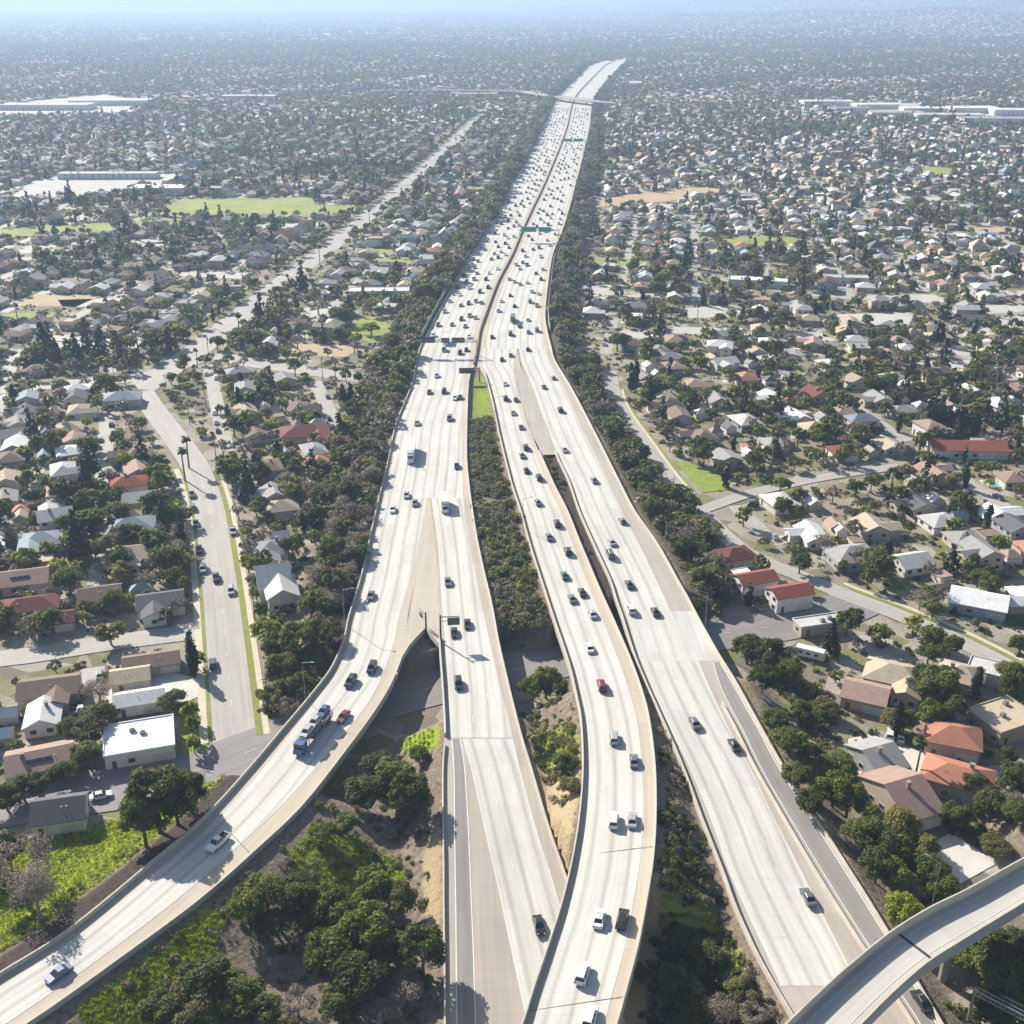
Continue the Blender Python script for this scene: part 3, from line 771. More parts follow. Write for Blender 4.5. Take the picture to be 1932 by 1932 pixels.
# bridge abutments beside the underpass street
for key, parent, wd in (('A1', r1, 1), ('A2', r2, 1), ('C', fc, 1), ('D', fd, 1)):
    b = RB[key]
    for off in (-25,):
        best = min(range(len(b.Z)), key=lambda k: abs(b.C[k][1]-(under_y(b.C[k][0])+off)))
        l, r = b.L[best], b.R[best]; cx = (l+r)/2; ax = (r-l)
        ux = np.array([1.0, (under_y(cx[0]+5)-under_y(cx[0]-5))/10]); ux /= np.linalg.norm(ux)
        m_ = MB(); m_.obox(cx, ux, b.W[best]/2-.4, .5, -.3, b.Z[best]-.9); m_.build('abutment', M['wall'], parent)
# expansion joints
def joint(b, i, parent, w=.35, skew=0.0, f0=.02, f1=.98, mat='joint', dz=.055):
    l = b.L[i]*(1-f0)+b.R[i]*f0; r = b.L[i]*(1-f1)+b.R[i]*f1; t = b.T[i]
    l = l+t*skew; r = r-t*skew
    link('expansion_joint', mesh_of('expansion_joint', [(*(l-t*w/2), b.Z[i]+dz), (*(r-t*w/2), b.Z[i]+dz), (*(r+t*w/2), b.Z[i]+dz), (*(l+t*w/2), b.Z[i]+dz)], [(0, 1, 2, 3)], [M[mat]]), parent)
be = RB['E']; joint(be, min(range(len(be.Z)), key=lambda k: abs(P(*be.C[k], 13)[0]-1729)), fe, .55)
for vv in (1610, 1900): joint(cz, min(range(len(cz.Z)), key=lambda k: abs(pv(cz, k)-vv)), fc, .12, skew=1.5)

T['X'] = [(700,170,700,172,6),(840,169,840,171,7),(966,171,965.5,173,9),(1010,175,1009.5,177.5,11),(1055,181,1054,184,12.5),(1120,189,1119,192.5,12.5),(1160,193,1160,196,11)]
RB['X'] = rib(T['X'], 12); fx_ = make_road('X', 'crossing_road', 'pale road crossing over the freeway at the far bend', mat='street', thick=1.5)
bar(RB['X'], 'L', fx_); bar(RB['X'], 'R', fx_)
for i in range(0, len(RB['X'].Z), 4): column(RB['X'].C[i][0], RB['X'].C[i][1], 0, RB['X'].Z[i]-1.4, fx_, 1.0)
T['Y'] = [(1128,163,1136,162,3),(1150,172,1160,169,3),(1160,186,1172,184,3),(1155,203,1168,203,3),(1130,222,1140,225,4),(1112,240,1118,244,6)]
RB['Y'] = rib(T['Y'], 8); fy_ = make_road('Y', 'far_ramp', 'pale curved ramp beside the freeway at the far bend', mat='lane_far', thick=4)
STREETS_X = spline([G(u, v, 0) for u, v in ((968,163),(985,150),(1005,134),(1028,114))], 20)
# streets with kerbed walks and grass strips
SLAB = {'boulevard': 'broad pale boulevard running diagonally through the houses left of the freeway', 'cross_street': 'pale cross street meeting the boulevard at the left edge',
        'side_street': 'straight grey street with parked cars among the left houses', 'back_street': 'short grey street between the houses at the left edge',
        'underpass_street': 'dark street passing beneath all the freeway lanes', 'curving_street': 'narrow dark street curving past the red roofs on the right',
        'far_lane': 'pale street among the houses right of the freeway', 'right_side_street': 'narrow dark side street climbing away from the curving street'}
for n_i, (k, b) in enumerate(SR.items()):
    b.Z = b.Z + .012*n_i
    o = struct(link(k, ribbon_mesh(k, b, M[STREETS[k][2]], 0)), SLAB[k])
    hw = b.W[0]/2
    def side(off0, off1, z, mat, name, s0=0, s1=None):
        nr = np.column_stack([b.T[:, 1], -b.T[:, 0]])
        q = Rib(); q.L = b.C+nr*off0; q.R = b.C+nr*off1; q.C = (q.L+q.R)/2; q.Z = np.full(len(b.Z), z); q.S = b.S; q.W = np.full(len(b.Z), abs(off1-off0)); q.T = b.T
        i0 = int(s0*len(b.Z)); i1 = len(b.Z) if s1 is None else int(s1*len(b.Z))
        link(name, ribbon_mesh(name, q, mat, 0, .12, (i0, i1)), o)
    if k == 'side_street':
        side(hw, hw+1.0, .14, M['parkway'], 'grass_strip', .35, .97); side(hw+1.0, hw+2.9, .16, M['walk'], 'sidewalk', .35, .98)
        side(-hw-1.7, -hw, .14, M['parkway'], 'grass_strip', .42, .98); side(-hw-3.2, -hw-1.7, .16, M['walk'], 'sidewalk', .42, .98)
    elif k == 'curving_street':
        side(-hw-1.4, -hw-.2, .15, M['walk'], 'sidewalk', .1, .48); side(-hw-2.6, -hw-1.4, .14, M['parkway'], 'grass_strip', .12, .46)
        side(-hw-1.6, -hw-.2, .15, M['parkway'], 'grass_strip', .74, .99); side(-hw-3, -hw-1.6, .15, M['walk'], 'sidewalk', .72, .99)
    elif k == 'boulevard':
        dashes('lane_marking', b, o, [.25, .75], solid=(.49, .51), mat='paint')
    if k in ('side_street', 'underpass_street'):
        dashes('centre_line', b, o, [.5], dash=3, gap=9, mat='paint')

# lawns, fields, lots as flat sheets
def sheet(name, pts, mat, label, z=.10, bits=40):
    poly = px_poly(pts, 0)
    o = flat(name, poly, z, M[mat]); struct(o, label); mark_poly(poly, bits)
    return o
sheet('field', [(296,402),(345,374),(588,373),(596,388),(672,388),(664,407),(340,411)], 'field', 'bright yellow green playing field beside the boulevard')
sheet('field', [(-80,437),(60,430),(180,422),(335,412),(355,420),(300,431),(120,441),(0,449),(-80,455)], 'field', 'long thin strip of green grass at the left edge', .11)
sheet('field', [(1345,452),(1440,445),(1525,452),(1510,468),(1430,464),(1350,462)], 'field', 'small bright green playing field among the right houses', .11)
sheet('field', [(1712,322),(1760,315),(1812,320),(1795,329),(1730,330)], 'field', 'far thin green field near the right edge', .11)
sheet('dirt_field', [(1122,381),(1180,368),(1260,360),(1310,353),(1375,357),(1372,367),(1290,376),(1190,388),(1124,391)], 'dirt', 'bare tan dirt lot right of the freeway')
sheet('parking_lot', [(20,372),(60,343),(130,330),(330,328),(340,345),(240,358),(150,372)], 'lot', 'pale sunlit parking lot behind the left fields', .12)
sheet('parking_lot', [(-40,222),(60,190),(200,178),(290,196),(240,214),(80,218)], 'lot', 'far white parking lot near the left edge', .13)
sheet('parking_lot', [(1575,204),(1640,192),(1735,196),(1745,214),(1690,220),(1600,213)], 'lot', 'far pale parking lot among the left warehouses on the right', .12)
sheet('parking_lot', [(1800,212),(1890,210),(1960,222),(1960,234),(1880,236),(1810,226)], 'lot', 'far pale parking lot among the right warehouses on the right', .12)
sheet('lawn', [(1270,868),(1300,873),(1382,905),(1370,925),(1325,930),(1290,890)], 'lawn', 'bright green corner lawn beside the curving street', .16)
sheet('lawn', [(660,615),(685,600),(720,598),(740,620),(735,640),(700,648),(665,632)], 'field', 'bright yellow green garden lawn left of the freeway', .11)
sheet('lawn', [(318,938),(348,934),(356,975),(322,985)], 'lawn', 'green front lawn beside the side street', .12)
sheet('lawn', [(340,1335),(378,1330),(392,1415),(345,1425)], 'lawn', 'green front lawn by the white flat roofed house', .12)
sheet('drive', [(1740,1600),(1795,1572),(1848,1606),(1880,1630),(1812,1668),(1770,1640)], 'drive', 'empty pale concrete pad behind the corner trees', .12)
sheet('drive', [(182,1345),(215,1290),(330,1270),(390,1285),(385,1310),(330,1335),(210,1345),(178,1395)], 'drive', 'concrete parking court beside the white flat roofed house', .12)
sheet('drive', [(1600,1395),(1640,1385),(1740,1420),(1760,1450),(1700,1500),(1600,1460)], 'drive', 'concrete yard among the right corner houses', .12, 0)

# ------------------------------------------------------------------ trees
def quads_from(cent, nrm, size, rng):
    n = len(cent)
    nrm = nrm/(np.linalg.norm(nrm, axis=1)[:, None]+1e-9)
    r = rng.normal(size=(n, 3)); a = np.cross(nrm, r); a /= np.linalg.norm(a, axis=1)[:, None]+1e-9
    b = np.cross(nrm, a)
    sa = (size*rng.uniform(.6, 1.25, n))[:, None]; sb = (size*rng.uniform(.45, 1.0, n))[:, None]
    V = np.stack([cent-a*sa-b*sb*.5, cent+a*sa*.2-b*sb, cent+a*sa+b*sb*.4, cent-a*sa*.3+b*sb], 1).reshape(-1, 3)
    return V, np.arange(4*n).reshape(n, 4)
def crown_pts(shape, seed, n, leaf):
    """leaf cloud for a tree of radius about 4.5 m and height about 8.5 m; returns vertices and clump centres"""
    rng = np.random.default_rng(seed)
    Rr = 4.5; C = []; rad = []
    if shape in ('round', 'wide', 'open', 'tall'):
        k = {'round': 34, 'wide': 40, 'open': 26, 'tall': 34}[shape]
        zc, hz = {'round': (5.0, 3.3), 'wide': (4.6, 2.6), 'open': (4.6, 3.0), 'tall': (5.6, 4.0)}[shape]
        lob = [(rng.uniform(0, 6.28), rng.uniform(.15, .45)) for _ in range(4)]
        while len(C) < k:
            d = rng.normal(size=3); d /= np.linalg.norm(d)
            if d[2] < -.55: continue
            f = rng.uniform(.45, 1.0)**.6
            az = math.atan2(d[1], d[0])
            lobe = 1+sum(a*math.cos(i+1)*math.cos((i+1)*az-p_)*.5 for i, (p_, a) in enumerate(lob))
            c = np.array([d[0]*Rr*.78*f*lobe, d[1]*Rr*.78*f*lobe, zc+d[2]*hz*.8*f])
            C.append(c); rad.append(rng.uniform(.75, 1.5)*(1.15 if shape == 'wide' else 1.0))
    elif shape == 'cone':
        for t in np.linspace(0, 1, 30):
            for _ in range(3):
                a = rng.uniform(0, 6.28); r = (1-t)*3.0+.1
                C.append(np.array([math.cos(a)*r*.8, math.sin(a)*r*.8, 1.0+t*11])); rad.append(.5+.8*(1-t))
    elif shape == 'column':
        for t in np.linspace(0, 1, 24):
            a = rng.uniform(0, 6.28); w = math.sin(math.pi*min(1, .15+t*.85))**.6
            C.append(np.array([math.cos(a)*.35, math.sin(a)*.35, .6+t*9])); rad.append(.35+.75*w)
    elif shape == 'mound':
        for _ in range(16):
            a = rng.uniform(0, 6.28); r = rng.uniform(0, 2.6)
            C.append(np.array([math.cos(a)*r, math.sin(a)*r, rng.uniform(.5, 1.5)*(1.2-r/4.5)])); rad.append(rng.uniform(.6, 1.1))
    C = np.array(C); rad = np.array(rad)
    w = rad**2/np.sum(rad**2); ci = rng.choice(len(C), n, p=w)
    d = rng.normal(size=(n, 3)); d /= np.linalg.norm(d, axis=1)[:, None]
    d[:, 2] = np.where(d[:, 2] < -.4, -d[:, 2], d[:, 2])
    rr = rad[ci]*rng.uniform(.55, 1.12, n)
    pts = C[ci]+d*rr[:, None]*np.array([1, 1, .85])
    pts[:, 2] = np.maximum(pts[:, 2], .15)
    nrm = d*1.0+rng.normal(size=(n, 3))*.55+np.array([0, 0, .25])
    V, Fq = quads_from(pts, nrm, leaf, rng)
    return V, Fq, C
def trunk_mb(C, seed, h=3.6, r=.28, mat=0, limbs=7):
    rng = np.random.default_rng(seed+99); m_ = MB()
    top = np.array([rng.uniform(-.3, .3), rng.uniform(-.3, .3), h])
    m_.cyl((0, 0, -.6), tuple(top*np.array([.5, .5, .55])), r*1.25, r, 7, mat); m_.cyl(tuple(top*np.array([.5, .5, .55])), tuple(top), r, r*.7, 7, mat)
    if C is not None:
        for i in rng.choice(len(C), min(limbs, len(C)), replace=False):
            mid = top*.4+C[i]*.6; mid[2] = max(top[2]*.8, mid[2]-.4)
            m_.cyl(tuple(top*np.array([.8, .8, .85])), tuple(mid), r*.5, r*.28, 5, mat, False); m_.cyl(tuple(mid), tuple(C[i]), r*.28, r*.08, 5, mat, False)
    return m_
def palm_parts(seed):
    rng = np.random.default_rng(seed); V = []; Fq = []
    for k in range(34):
        a = rng.uniform(0, 6.28); up = rng.uniform(-.6, 1.1); L = rng.uniform(1.3, 1.9)
        d = np.array([math.cos(a)*math.cos(up), math.sin(a)*math.cos(up), math.sin(up)])
        s = np.cross(d, (0, 0, 1)); s /= np.linalg.norm(s)+1e-9
        c = np.array([0, 0, 11.0]); b_ = len(V)
        e = c+d*L+np.array([0, 0, -.35]); m = c+d*L*.6
        V += [c, m+s*.55, e+s*.25, e-s*.25, m-s*.55]; Fq.append((b_, b_+1, b_+2, b_+3, b_+4))
    return np.array(V), Fq
SPEC = {   # kind: (shapes, leaf material, bark, spoken look, category)
 'oak': (('round', 'wide', 'tall'), 'oak', 'bark', 'dark green broadleaf tree', 'tree'),
 'green': (('round', 'wide'), 'green', 'bark', 'fresh green leafy tree', 'tree'),
 'bright': (('round', 'open'), 'bright', 'bark', 'bright yellow green tree', 'tree'),
 'olive': (('wide', 'open'), 'olive', 'palebark', 'olive green tree', 'tree'),
 'bare': (('open', 'wide'), 'bare', 'palebark', 'leafless grey brown tree', 'tree'),
 'conifer': (('cone',), 'dark', 'bark', 'dark cone shaped conifer', 'tree'),
 'cypress': (('column',), 'dark', 'bark', 'slim dark cypress', 'tree'),
 'palm': (('palm',), 'palm', 'palebark', 'tall thin palm tree', 'palm tree'),
}
NAMES = {'oak': 'broadleaf_tree', 'green': 'leafy_tree', 'bright': 'yellow_green_tree', 'olive': 'olive_tree', 'bare': 'leafless_tree', 'conifer': 'conifer', 'cypress': 'cypress', 'palm': 'palm_tree'}
PROTO = {}
def proto(kind, lod):
    key = (kind, lod)
    if key in PROTO: return PROTO[key]
    out = []
    n, leaf = {0: (5200, .26), 1: (1500, .42), 2: (130, 1.05)}[lod]
    shapes, lm, bk, _, _ = SPEC[kind]
    seed = sum(map(ord, kind))
    for i, sh in enumerate(shapes if lod == 2 else shapes*2 if len(shapes) < 3 else shapes):
        if sh == 'palm':
            V, Fq = palm_parts(seed+i); cm = mesh_of('crown', V, Fq, [LEAF[lm]])
            tm = trunk_mb(None, seed, 11, .24).mesh('trunk', [M[bk]])
        else:
            nn = int(n*(.45 if kind == 'bare' else .8 if sh in ('cone', 'column') else 1)); lf = leaf*(.62 if kind == 'bare' and lod < 2 else .8 if sh == 'column' else 1)
            V, Fq, C = crown_pts(sh, seed+i*17+lod, nn, lf)
            cm = np_mesh('crown', V, Fq, [LEAF[lm]])
            hh = {'cone': 10, 'column': 8}.get(sh, 3.6)
            tm = trunk_mb(C if sh not in ('cone', 'column') else None, seed+i, hh, .3 if sh != 'column' else .15, limbs=12 if kind == 'bare' else 7).mesh('trunk', [M[bk]])
        out.append((cm, tm))
    PROTO[key] = out
    return out
TREES = []      # (x, y, z, radius, height, kind, place)
def tree_px(u, v, r, h, kind, place):
    r *= 1.14; h *= 1.14
    x, y = G(u, v, h*.6); z = float(hgt(x, y))
    x, y = G(u, v, z+h*.6); TREES.append((x, y, float(hgt(x, y)), r, h, kind, place))
EX_TREES = {
 'in the wedge right of the left ramp': [(690,1490,4.6,8,'oak'),(745,1468,5,9,'oak'),(712,1440,3.6,7,'oak'),(772,1495,4.2,9,'oak'),(610,1560,2.6,4,'green'),(652,1548,2.6,4,'green'),
   (500,1672,4.4,8,'oak'),(556,1690,4.2,7,'oak'),(462,1690,3.6,7,'green'),(520,1730,3.4,6,'oak'),(700,1672,4.4,8,'green'),(640,1715,4.6,9,'green'),(694,1752,5,10,'green'),(744,1690,4.2,8,'olive'),
   (620,1785,4.6,9,'green'),(676,1830,5,9,'oak'),(590,1730,3.4,6,'green'),(730,1790,4,7,'oak'),(398,1850,4.8,8,'oak'),(350,1890,4.6,7,'olive'),(445,1880,4.6,7,'oak'),(298,1895,3.4,5,'green'),
   (760,1868,3.6,5,'bare'),(716,1905,3.8,5,'bare'),(795,1790,4.0,9,'oak'),(640,1900,3.6,6,'oak'),(560,1890,3.2,5,'bare'),(500,1910,3.4,5,'green'),(790,1420,2.4,3.5,'green')],
 'between the straight lanes and the curved flyover': [(1030,1282,3.8,8,'green'),(1006,1290,3.0,7,'green'),(1050,1300,3.0,6,'oak'),(1012,1390,2.2,3.5,'olive'),(1060,1440,2.6,4,'oak'),(1075,1480,2.2,3,'olive')],
 'in the gap beside the right lanes': [(1290,1720,2.8,4,'oak'),(1330,1790,3,4,'oak'),(1270,1850,3,4.5,'oak'),(1400,1860,2.8,4,'olive'),(1360,1900,3,4,'bare'),(1215,1830,2.4,4,'olive'),(1420,1905,2.6,4,'bare'),(1310,1900,3,4,'oak')],
 'on the bank beside the right lanes': [(1412,1218,4.4,8,'oak'),(1452,1232,5,9,'oak'),(1488,1255,4,8,'green'),(1440,1285,3.6,6,'oak'),(1462,1360,3.4,6,'green'),(1492,1398,4.2,7,'green'),(1540,1425,3.8,7,'olive'),
   (1575,1485,4.2,8,'green'),(1532,1508,3.4,6,'oak'),(1602,1508,3.8,7,'oak'),(1632,1572,4.2,8,'oak'),(1680,1585,4.2,8,'green'),(1655,1635,3.4,6,'oak'),(1700,1545,3.8,8,'olive'),(1740,1590,3.4,6,'olive'),
   (1692,1648,3.6,7,'green'),(1702,1716,3.6,7,'bright'),(1760,1632,3.4,7,'oak'),(1720,1672,3.0,5,'bare'),(1780,1668,3.0,6,'green'),(1590,1440,3.4,6,'green'),(1510,1340,3.2,6,'oak'),(1500,1460,3.2,5,'oak')],
 'below the corner overpass': [(1868,1790,4.8,8,'oak'),(1902,1840,4.6,8,'olive'),(1838,1800,3.6,6,'green'),(1925,1790,4,7,'oak'),(1880,1890,3.6,6,'oak'),(1960,1870,4,7,'oak')],
 'among the houses in the right corner': [(1772,1300,5.2,10,'oak'),(1742,1285,4.2,8,'oak'),(1800,1335,4.4,8,'oak'),(1755,1345,3.6,7,'green'),(1600,1168,3.8,8,'oak'),(1660,1192,3.4,6,'green'),(1762,1195,3.4,6,'green'),(1796,1212,3,6,'oak'),
   (1725,1175,2.6,6,'bright'),(1840,1480,3.4,6,'oak'),(1870,1520,3.6,6,'oak'),(1800,1540,3,5,'oak'),(1915,1470,4,7,'oak'),(1880,1590,3,4,'olive'),(1920,1540,3,5,'oak'),(1560,1330,3,5,'olive'),(1905,1260,3.4,6,'olive'),(1925,1215,3,5,'oak')],
 'beside the curving street': [(1340,1085,4.8,9,'olive'),(1310,1120,3.4,6,'oak'),(1288,1008,4.2,8,'bare'),(1250,716,4.6,8,'bright'),(1216,742,3.6,6,'bright'),(1330,740,3.4,6,'olive'),(1200,700,1.2,13,'cypress'),(1192,705,1.2,12,'cypress'),(1660,1055,5.4,9,'oak'),(1620,1045,4,7,'bare'),
   (1510,1060,3.4,6,'oak'),(1270,800,3,5,'oak'),(1310,835,3,5,'green'),(1250,985,3.4,6,'oak'),(1345,1000,3.4,6,'green')],
 'beside the lower left street': [(292,1510,5.8,13,'oak'),(268,1548,4.8,11,'oak'),(328,1502,4.6,12,'oak'),(356,1490,3.6,10,'oak'),(30,1630,6.5,14,'bare'),(64,1680,4.5,12,'bare'),(12,1600,4.4,8,'oak'),(170,1372,4,7,'oak'),(160,1418,3.4,6,'green'),(362,1368,1.8,6,'oak'),(358,1335,1.8,6,'green'),(365,1400,1.8,5,'green'),
   (370,1240,2.2,5,'bright'),(205,1188,3.8,7,'olive'),(120,1450,3,6,'oak'),(40,1482,3.6,6,'oak'),(8,1500,3.4,6,'oak'),(70,1480,2.8,5,'oak')],
 'on the bank left of the ramp': [(500,1185,4.2,8,'bright'),(562,1205,4.8,9,'oak'),(596,1232,4.4,9,'oak'),(530,1262,4.2,8,'oak'),(566,1292,4.2,8,'oak'),(512,1305,3.4,7,'olive'),(604,1180,3.8,8,'olive'),(548,1330,3.2,6,'bare'),(520,1220,3.6,7,'oak'),(590,1140,4,8,'oak'),(622,1190,3.6,7,'oak')],
 'in the yards left of the freeway': [(165,868,4.4,13,'conifer'),(120,925,5.4,9,'oak'),(172,945,4.6,8,'oak'),(640,800,1.2,11,'cypress'),(660,802,3.2,6,'bright'),(78,632,5,16,'conifer'),(567,516,4,15,'conifer'),(288,632,7,11,'oak'),(196,716,4.6,9,'oak'),
   (345,868,2,12,'palm'),(352,845,2,12,'palm'),(440,800,4.4,8,'oak'),(640,590,6,10,'oak'),(600,575,5.4,9,'bare'),(700,575,5,9,'bare'),(560,640,4.6,8,'bare'),(480,640,5,9,'oak'),(735,640,5,10,'oak'),(700,616,5,7,'bright'),(660,740,1.1,11,'cypress'),(648,742,1.1,10,'cypress')],
 'in the yards right of the freeway': [(1752+i*13, 775+i*3, 1.3, 10, 'cypress') for i in range(8)] + [(1480,600,5,9,'oak'),(1290,545,5.4,9,'oak'),(1640,450,5,8,'green'),(1165,640,5,9,'oak')],
}
for pl, lst in EX_TREES.items():
    for t in lst: tree_px(*t, pl)

# ------------------------------------------------------------------ houses
def roof_mat(name, col):
    m = bpy.data.materials.new(name); nodes, links = nt(m); p = nodes['Principled BSDF']
    p.inputs['Roughness'].default_value = .85; p.inputs['Specular IOR Level'].default_value = .2
    tc = nodes.new('ShaderNodeTexCoord').outputs['Object']
    oi = nodes.new('ShaderNodeObjectInfo')
    n1 = noise_n(nodes, links, .5, tc, 4); n2 = noise_n(nodes, links, 5.0, tc, 2)
    sx = nodes.new('ShaderNodeSeparateXYZ'); links.new(tc, sx.inputs[0])
    row = math_n(nodes, links, 'FRACT', math_n(nodes, links, 'MULTIPLY', sx.outputs[2], 5.5))
    f = math_n(nodes, links, 'MULTIPLY_ADD', n1, .5, .75)
    f = math_n(nodes, links, 'MULTIPLY', f, math_n(nodes, links, 'MULTIPLY_ADD', n2, .5, .75))
    f = math_n(nodes, links, 'MULTIPLY', f, math_n(nodes, links, 'MULTIPLY_ADD', row, .14, .9))
    f = math_n(nodes, links, 'MULTIPLY', f, math_n(nodes, links, 'MULTIPLY_ADD', oi.outputs['Random'], .3, .85))
    vm = nodes.new('ShaderNodeVectorMath'); vm.operation = 'SCALE'; vm.inputs[0].default_value = col; links.new(f, vm.inputs['Scale'])
    links.new(vm.outputs[0], p.inputs['Base Color'])
    return m
ROOFS = {'grey': (.29, .28, .275), 'dark grey': (.11, .11, .12), 'tan': (.42, .345, .255), 'brown': (.20, .145, .115), 'white': (.68, .68, .66), 'pale grey': (.50, .49, .475),
         'blue grey': (.25, .29, .32), 'red tile': (.30, .095, .065), 'orange tile': (.40, .185, .12), 'maroon': (.16, .055, .05), 'rosy brown': (.34, .235, .19)}
RM = {k: roof_mat('roof_'+k.replace(' ', '_'), v) for k, v in ROOFS.items()}
WALLS = {'white': (.66, .64, .60), 'cream': (.58, .50, .37), 'beige': (.44, .37, .28), 'grey': (.36, .36, .36), 'pink': (.50, .36, .30), 'blue': (.33, .40, .45)}
WM = {k: pm('stucco_'+k, v, .9, .15, .5, fine=.1) for k, v in WALLS.items()}
M['garage'] = pm('garage_door_paint', (.55, .53, .49), .7, .1)
M['door'] = pm('door_paint', (.16, .08, .05), .6, .2)
def hip(mb, cx, cy, L, W, z, pitch, ov=.55, m=0, ax=0):
    l, w = L/2+ov, W/2+ov; rz = w*pitch; rl = max(.05, l-w)
    z -= ov*pitch*.6
    pts = [(-l,-w,z),(l,-w,z),(l,w,z),(-l,w,z),(-rl,0,z+rz),(rl,0,z+rz),(-l,-w,z-.22),(l,-w,z-.22),(l,w,z-.22),(-l,w,z-.22)]
    fs = [(0,1,5,4),(2,3,4,5),(1,2,5),(3,0,4),(0,6,7,1),(1,7,8,2),(2,8,9,3),(3,9,6,0),(9,8,7,6)]
    if ax: pts = [(-y, x, zz) for x, y, zz in pts]
    mb.add([(cx+x, cy+y, zz) for x, y, zz in pts], fs, m)
    return z+rz
def gable(mb, cx, cy, L, W, z, pitch, ov=.5, m=0, ax=0):
    l, w = L/2+ov*.7, W/2+ov; rz = w*pitch; z -= ov*pitch*.6; t = .2
    pts = []
    for x in (-l, l): pts += [(x,-w,z),(x,0,z+rz),(x,w,z),(x,w,z-t),(x,0,z+rz-t),(x,-w,z-t)]
    fs = [(0,6,7,1),(1,7,8,2),(2,8,9,3),(3,9,10,4),(4,10,11,5),(5,11,6,0),(0,1,4,5),(1,2,3,4),(11,10,7,6),(10,9,8,7)]
    if ax: pts = [(-y, x, zz) for x, y, zz in pts]
    mb.add([(cx+x, cy+y, zz) for x, y, zz in pts], fs, m)
    return z+rz
def gwall(mb, cx, cy, L, W, h, pitch, ov=.5, m=0, ax=0):
    l, w = L/2, W/2; zr = h-ov*pitch*.6+(w+ov)*pitch-.2
    he = h-.05
    pts = []
    for x in (-l, l): pts += [(x,-w,0),(x,w,0),(x,w,he),(x,0,zr),(x,-w,he)]
    fs = [(0,4,3,2,1),(5,6,7,8,9),(0,5,9,4),(1,2,7,6),(0,1,6,5)]
    if ax: pts = [(-y, x, zz) for x, y, zz in pts]
    mb.add([(cx+x, cy+y, zz) for x, y, zz in pts], fs, m)
def house_shape(kind, L, W, h, pitch, rng):
    """roof and wall meshes as MB; walls list for windows: (x,y,angle,length)"""
    rf, wl = MB(), MB(); top = h
    sides = [(0, -W/2, 0, L), (0, W/2, math.pi, L), (L/2, 0, math.pi/2, W), (-L/2, 0, -math.pi/2, W)]
    if kind == 'hip':
        top = hip(rf, 0, 0, L, W, h, pitch); wl.box(-L/2, L/2, -W/2, W/2, -.3, h)
    elif kind == 'gable':
        top = gable(rf, 0, 0, L, W, h, pitch); gwall(wl, 0, 0, L, W, h, pitch)
    elif kind in ('ell', 'cross'):
        s = rng.choice((-1, 1)); wl_ = W*.62; ox = s*(L/2-wl_/2-.02) if kind == 'ell' else s*L*.15; ext = W*.48
        top = (hip if kind == 'ell' else gable)(rf, 0, 0, L, W, h, pitch)
        if kind == 'ell': wl.box(-L/2, L/2, -W/2, W/2, -.3, h)
        else: gwall(wl, 0, 0, L, W, h, pitch)
        wy = -(W/2+ext)/2-.01
        Lw = W/2+ext
        gable(rf, ox, wy, Lw, wl_, h+.03, pitch*.95, ax=1); gwall(wl, ox, wy, Lw-.1, wl_-.1, h-.02, pitch*.95, ax=1)
        sides[0] = (-ox*.6, -W/2, 0, L*.45); sides.append((ox, -W/2-ext+.04, 0, wl_))
    elif kind == 'flat':
        wl.box(-L/2, L/2, -W/2, W/2, -.3, h)
        rf.box(-L/2-.3, L/2+.3, -W/2-.3, W/2+.3, h, h+.3)
        rf.box(-L/2-.3, L/2+.3, -W/2-.3, -W/2-.05, h+.3, h+.55); rf.box(-L/2-.3, L/2+.3, W/2+.05, W/2+.3, h+.3, h+.55)
        rf.box(-L/2-.3, -L/2-.05, -W/2-.05, W/2+.05, h+.3, h+.55); rf.box(L/2+.05, L/2+.3, -W/2-.05, W/2+.05, h+.3, h+.55); top = h+.4
    return rf, wl, sides, top
def unit(name, w, d, h, mat):
    m_ = MB(); m_.box(-w/2, w/2, -d, d*.3, -h/2, h/2); return m_.mesh(name, [mat])
U = {'window': unit('window', 1.5, .05, 1.15, M['glass']), 'frame': unit('frame', 1.75, .03, 1.4, M['white']), 'door': unit('door', 1.0, .05, 2.1, M['door']),
     'garage': unit('garage_door', 4.6, .05, 2.2, M['garage']), 'sill': unit('sill', 1.8, .12, .1, M['white'])}
ch = MB(); ch.box(-.45, .45, -.35, .35, -1.2, .9); ch.box(-.55, .55, -.45, .45, .9, 1.02); U['chimney'] = ch.mesh('chimney', [pm('chimney_brick', (.30, .24, .19), .9, .2, 2)])
ac = MB(); ac.box(-.6, .6, -.5, .5, -.1, .8); ac.box(-.45, .45, -.35, .35, .8, .9); U['ac'] = ac.mesh('air_conditioner', [M['steel']])
vt = MB(); vt.cyl((0, 0, -.3), (0, 0, .35), .07, .07, 8); vt.cyl((0, 0, .35), (0, 0, .42), .11, .11, 8); U['vent'] = vt.mesh('vent_pipe', [M['steel']])
sp = MB(); sp.box(-.85, .85, -.5, .5, 0, .06); U['solar'] = sp.mesh('solar_panel', [pm('solar_glass', (.015, .02, .05), .15, 0, spec=.6)])
HOUSES = []   # spec dicts
KINDSAY = {'hip': 'hip roofed house', 'gable': 'gabled house', 'ell': 'L shaped house', 'cross': 'cross gabled house', 'flat': 'flat roofed building'}
KNAME = {'hip': 'hip_roofed_house', 'gable': 'gabled_house', 'ell': 'l_shaped_house', 'cross': 'cross_gabled_house', 'flat': 'flat_roofed_building'}
def corners(x, y, L, W, a, g=0):
    c, s = math.cos(a), math.sin(a)
    return [(x+c*i*(L/2+g)-s*j*(W/2+g), y+s*i*(L/2+g)+c*j*(W/2+g)) for i, j in ((-1,-1),(1,-1),(1,1),(-1,1))]
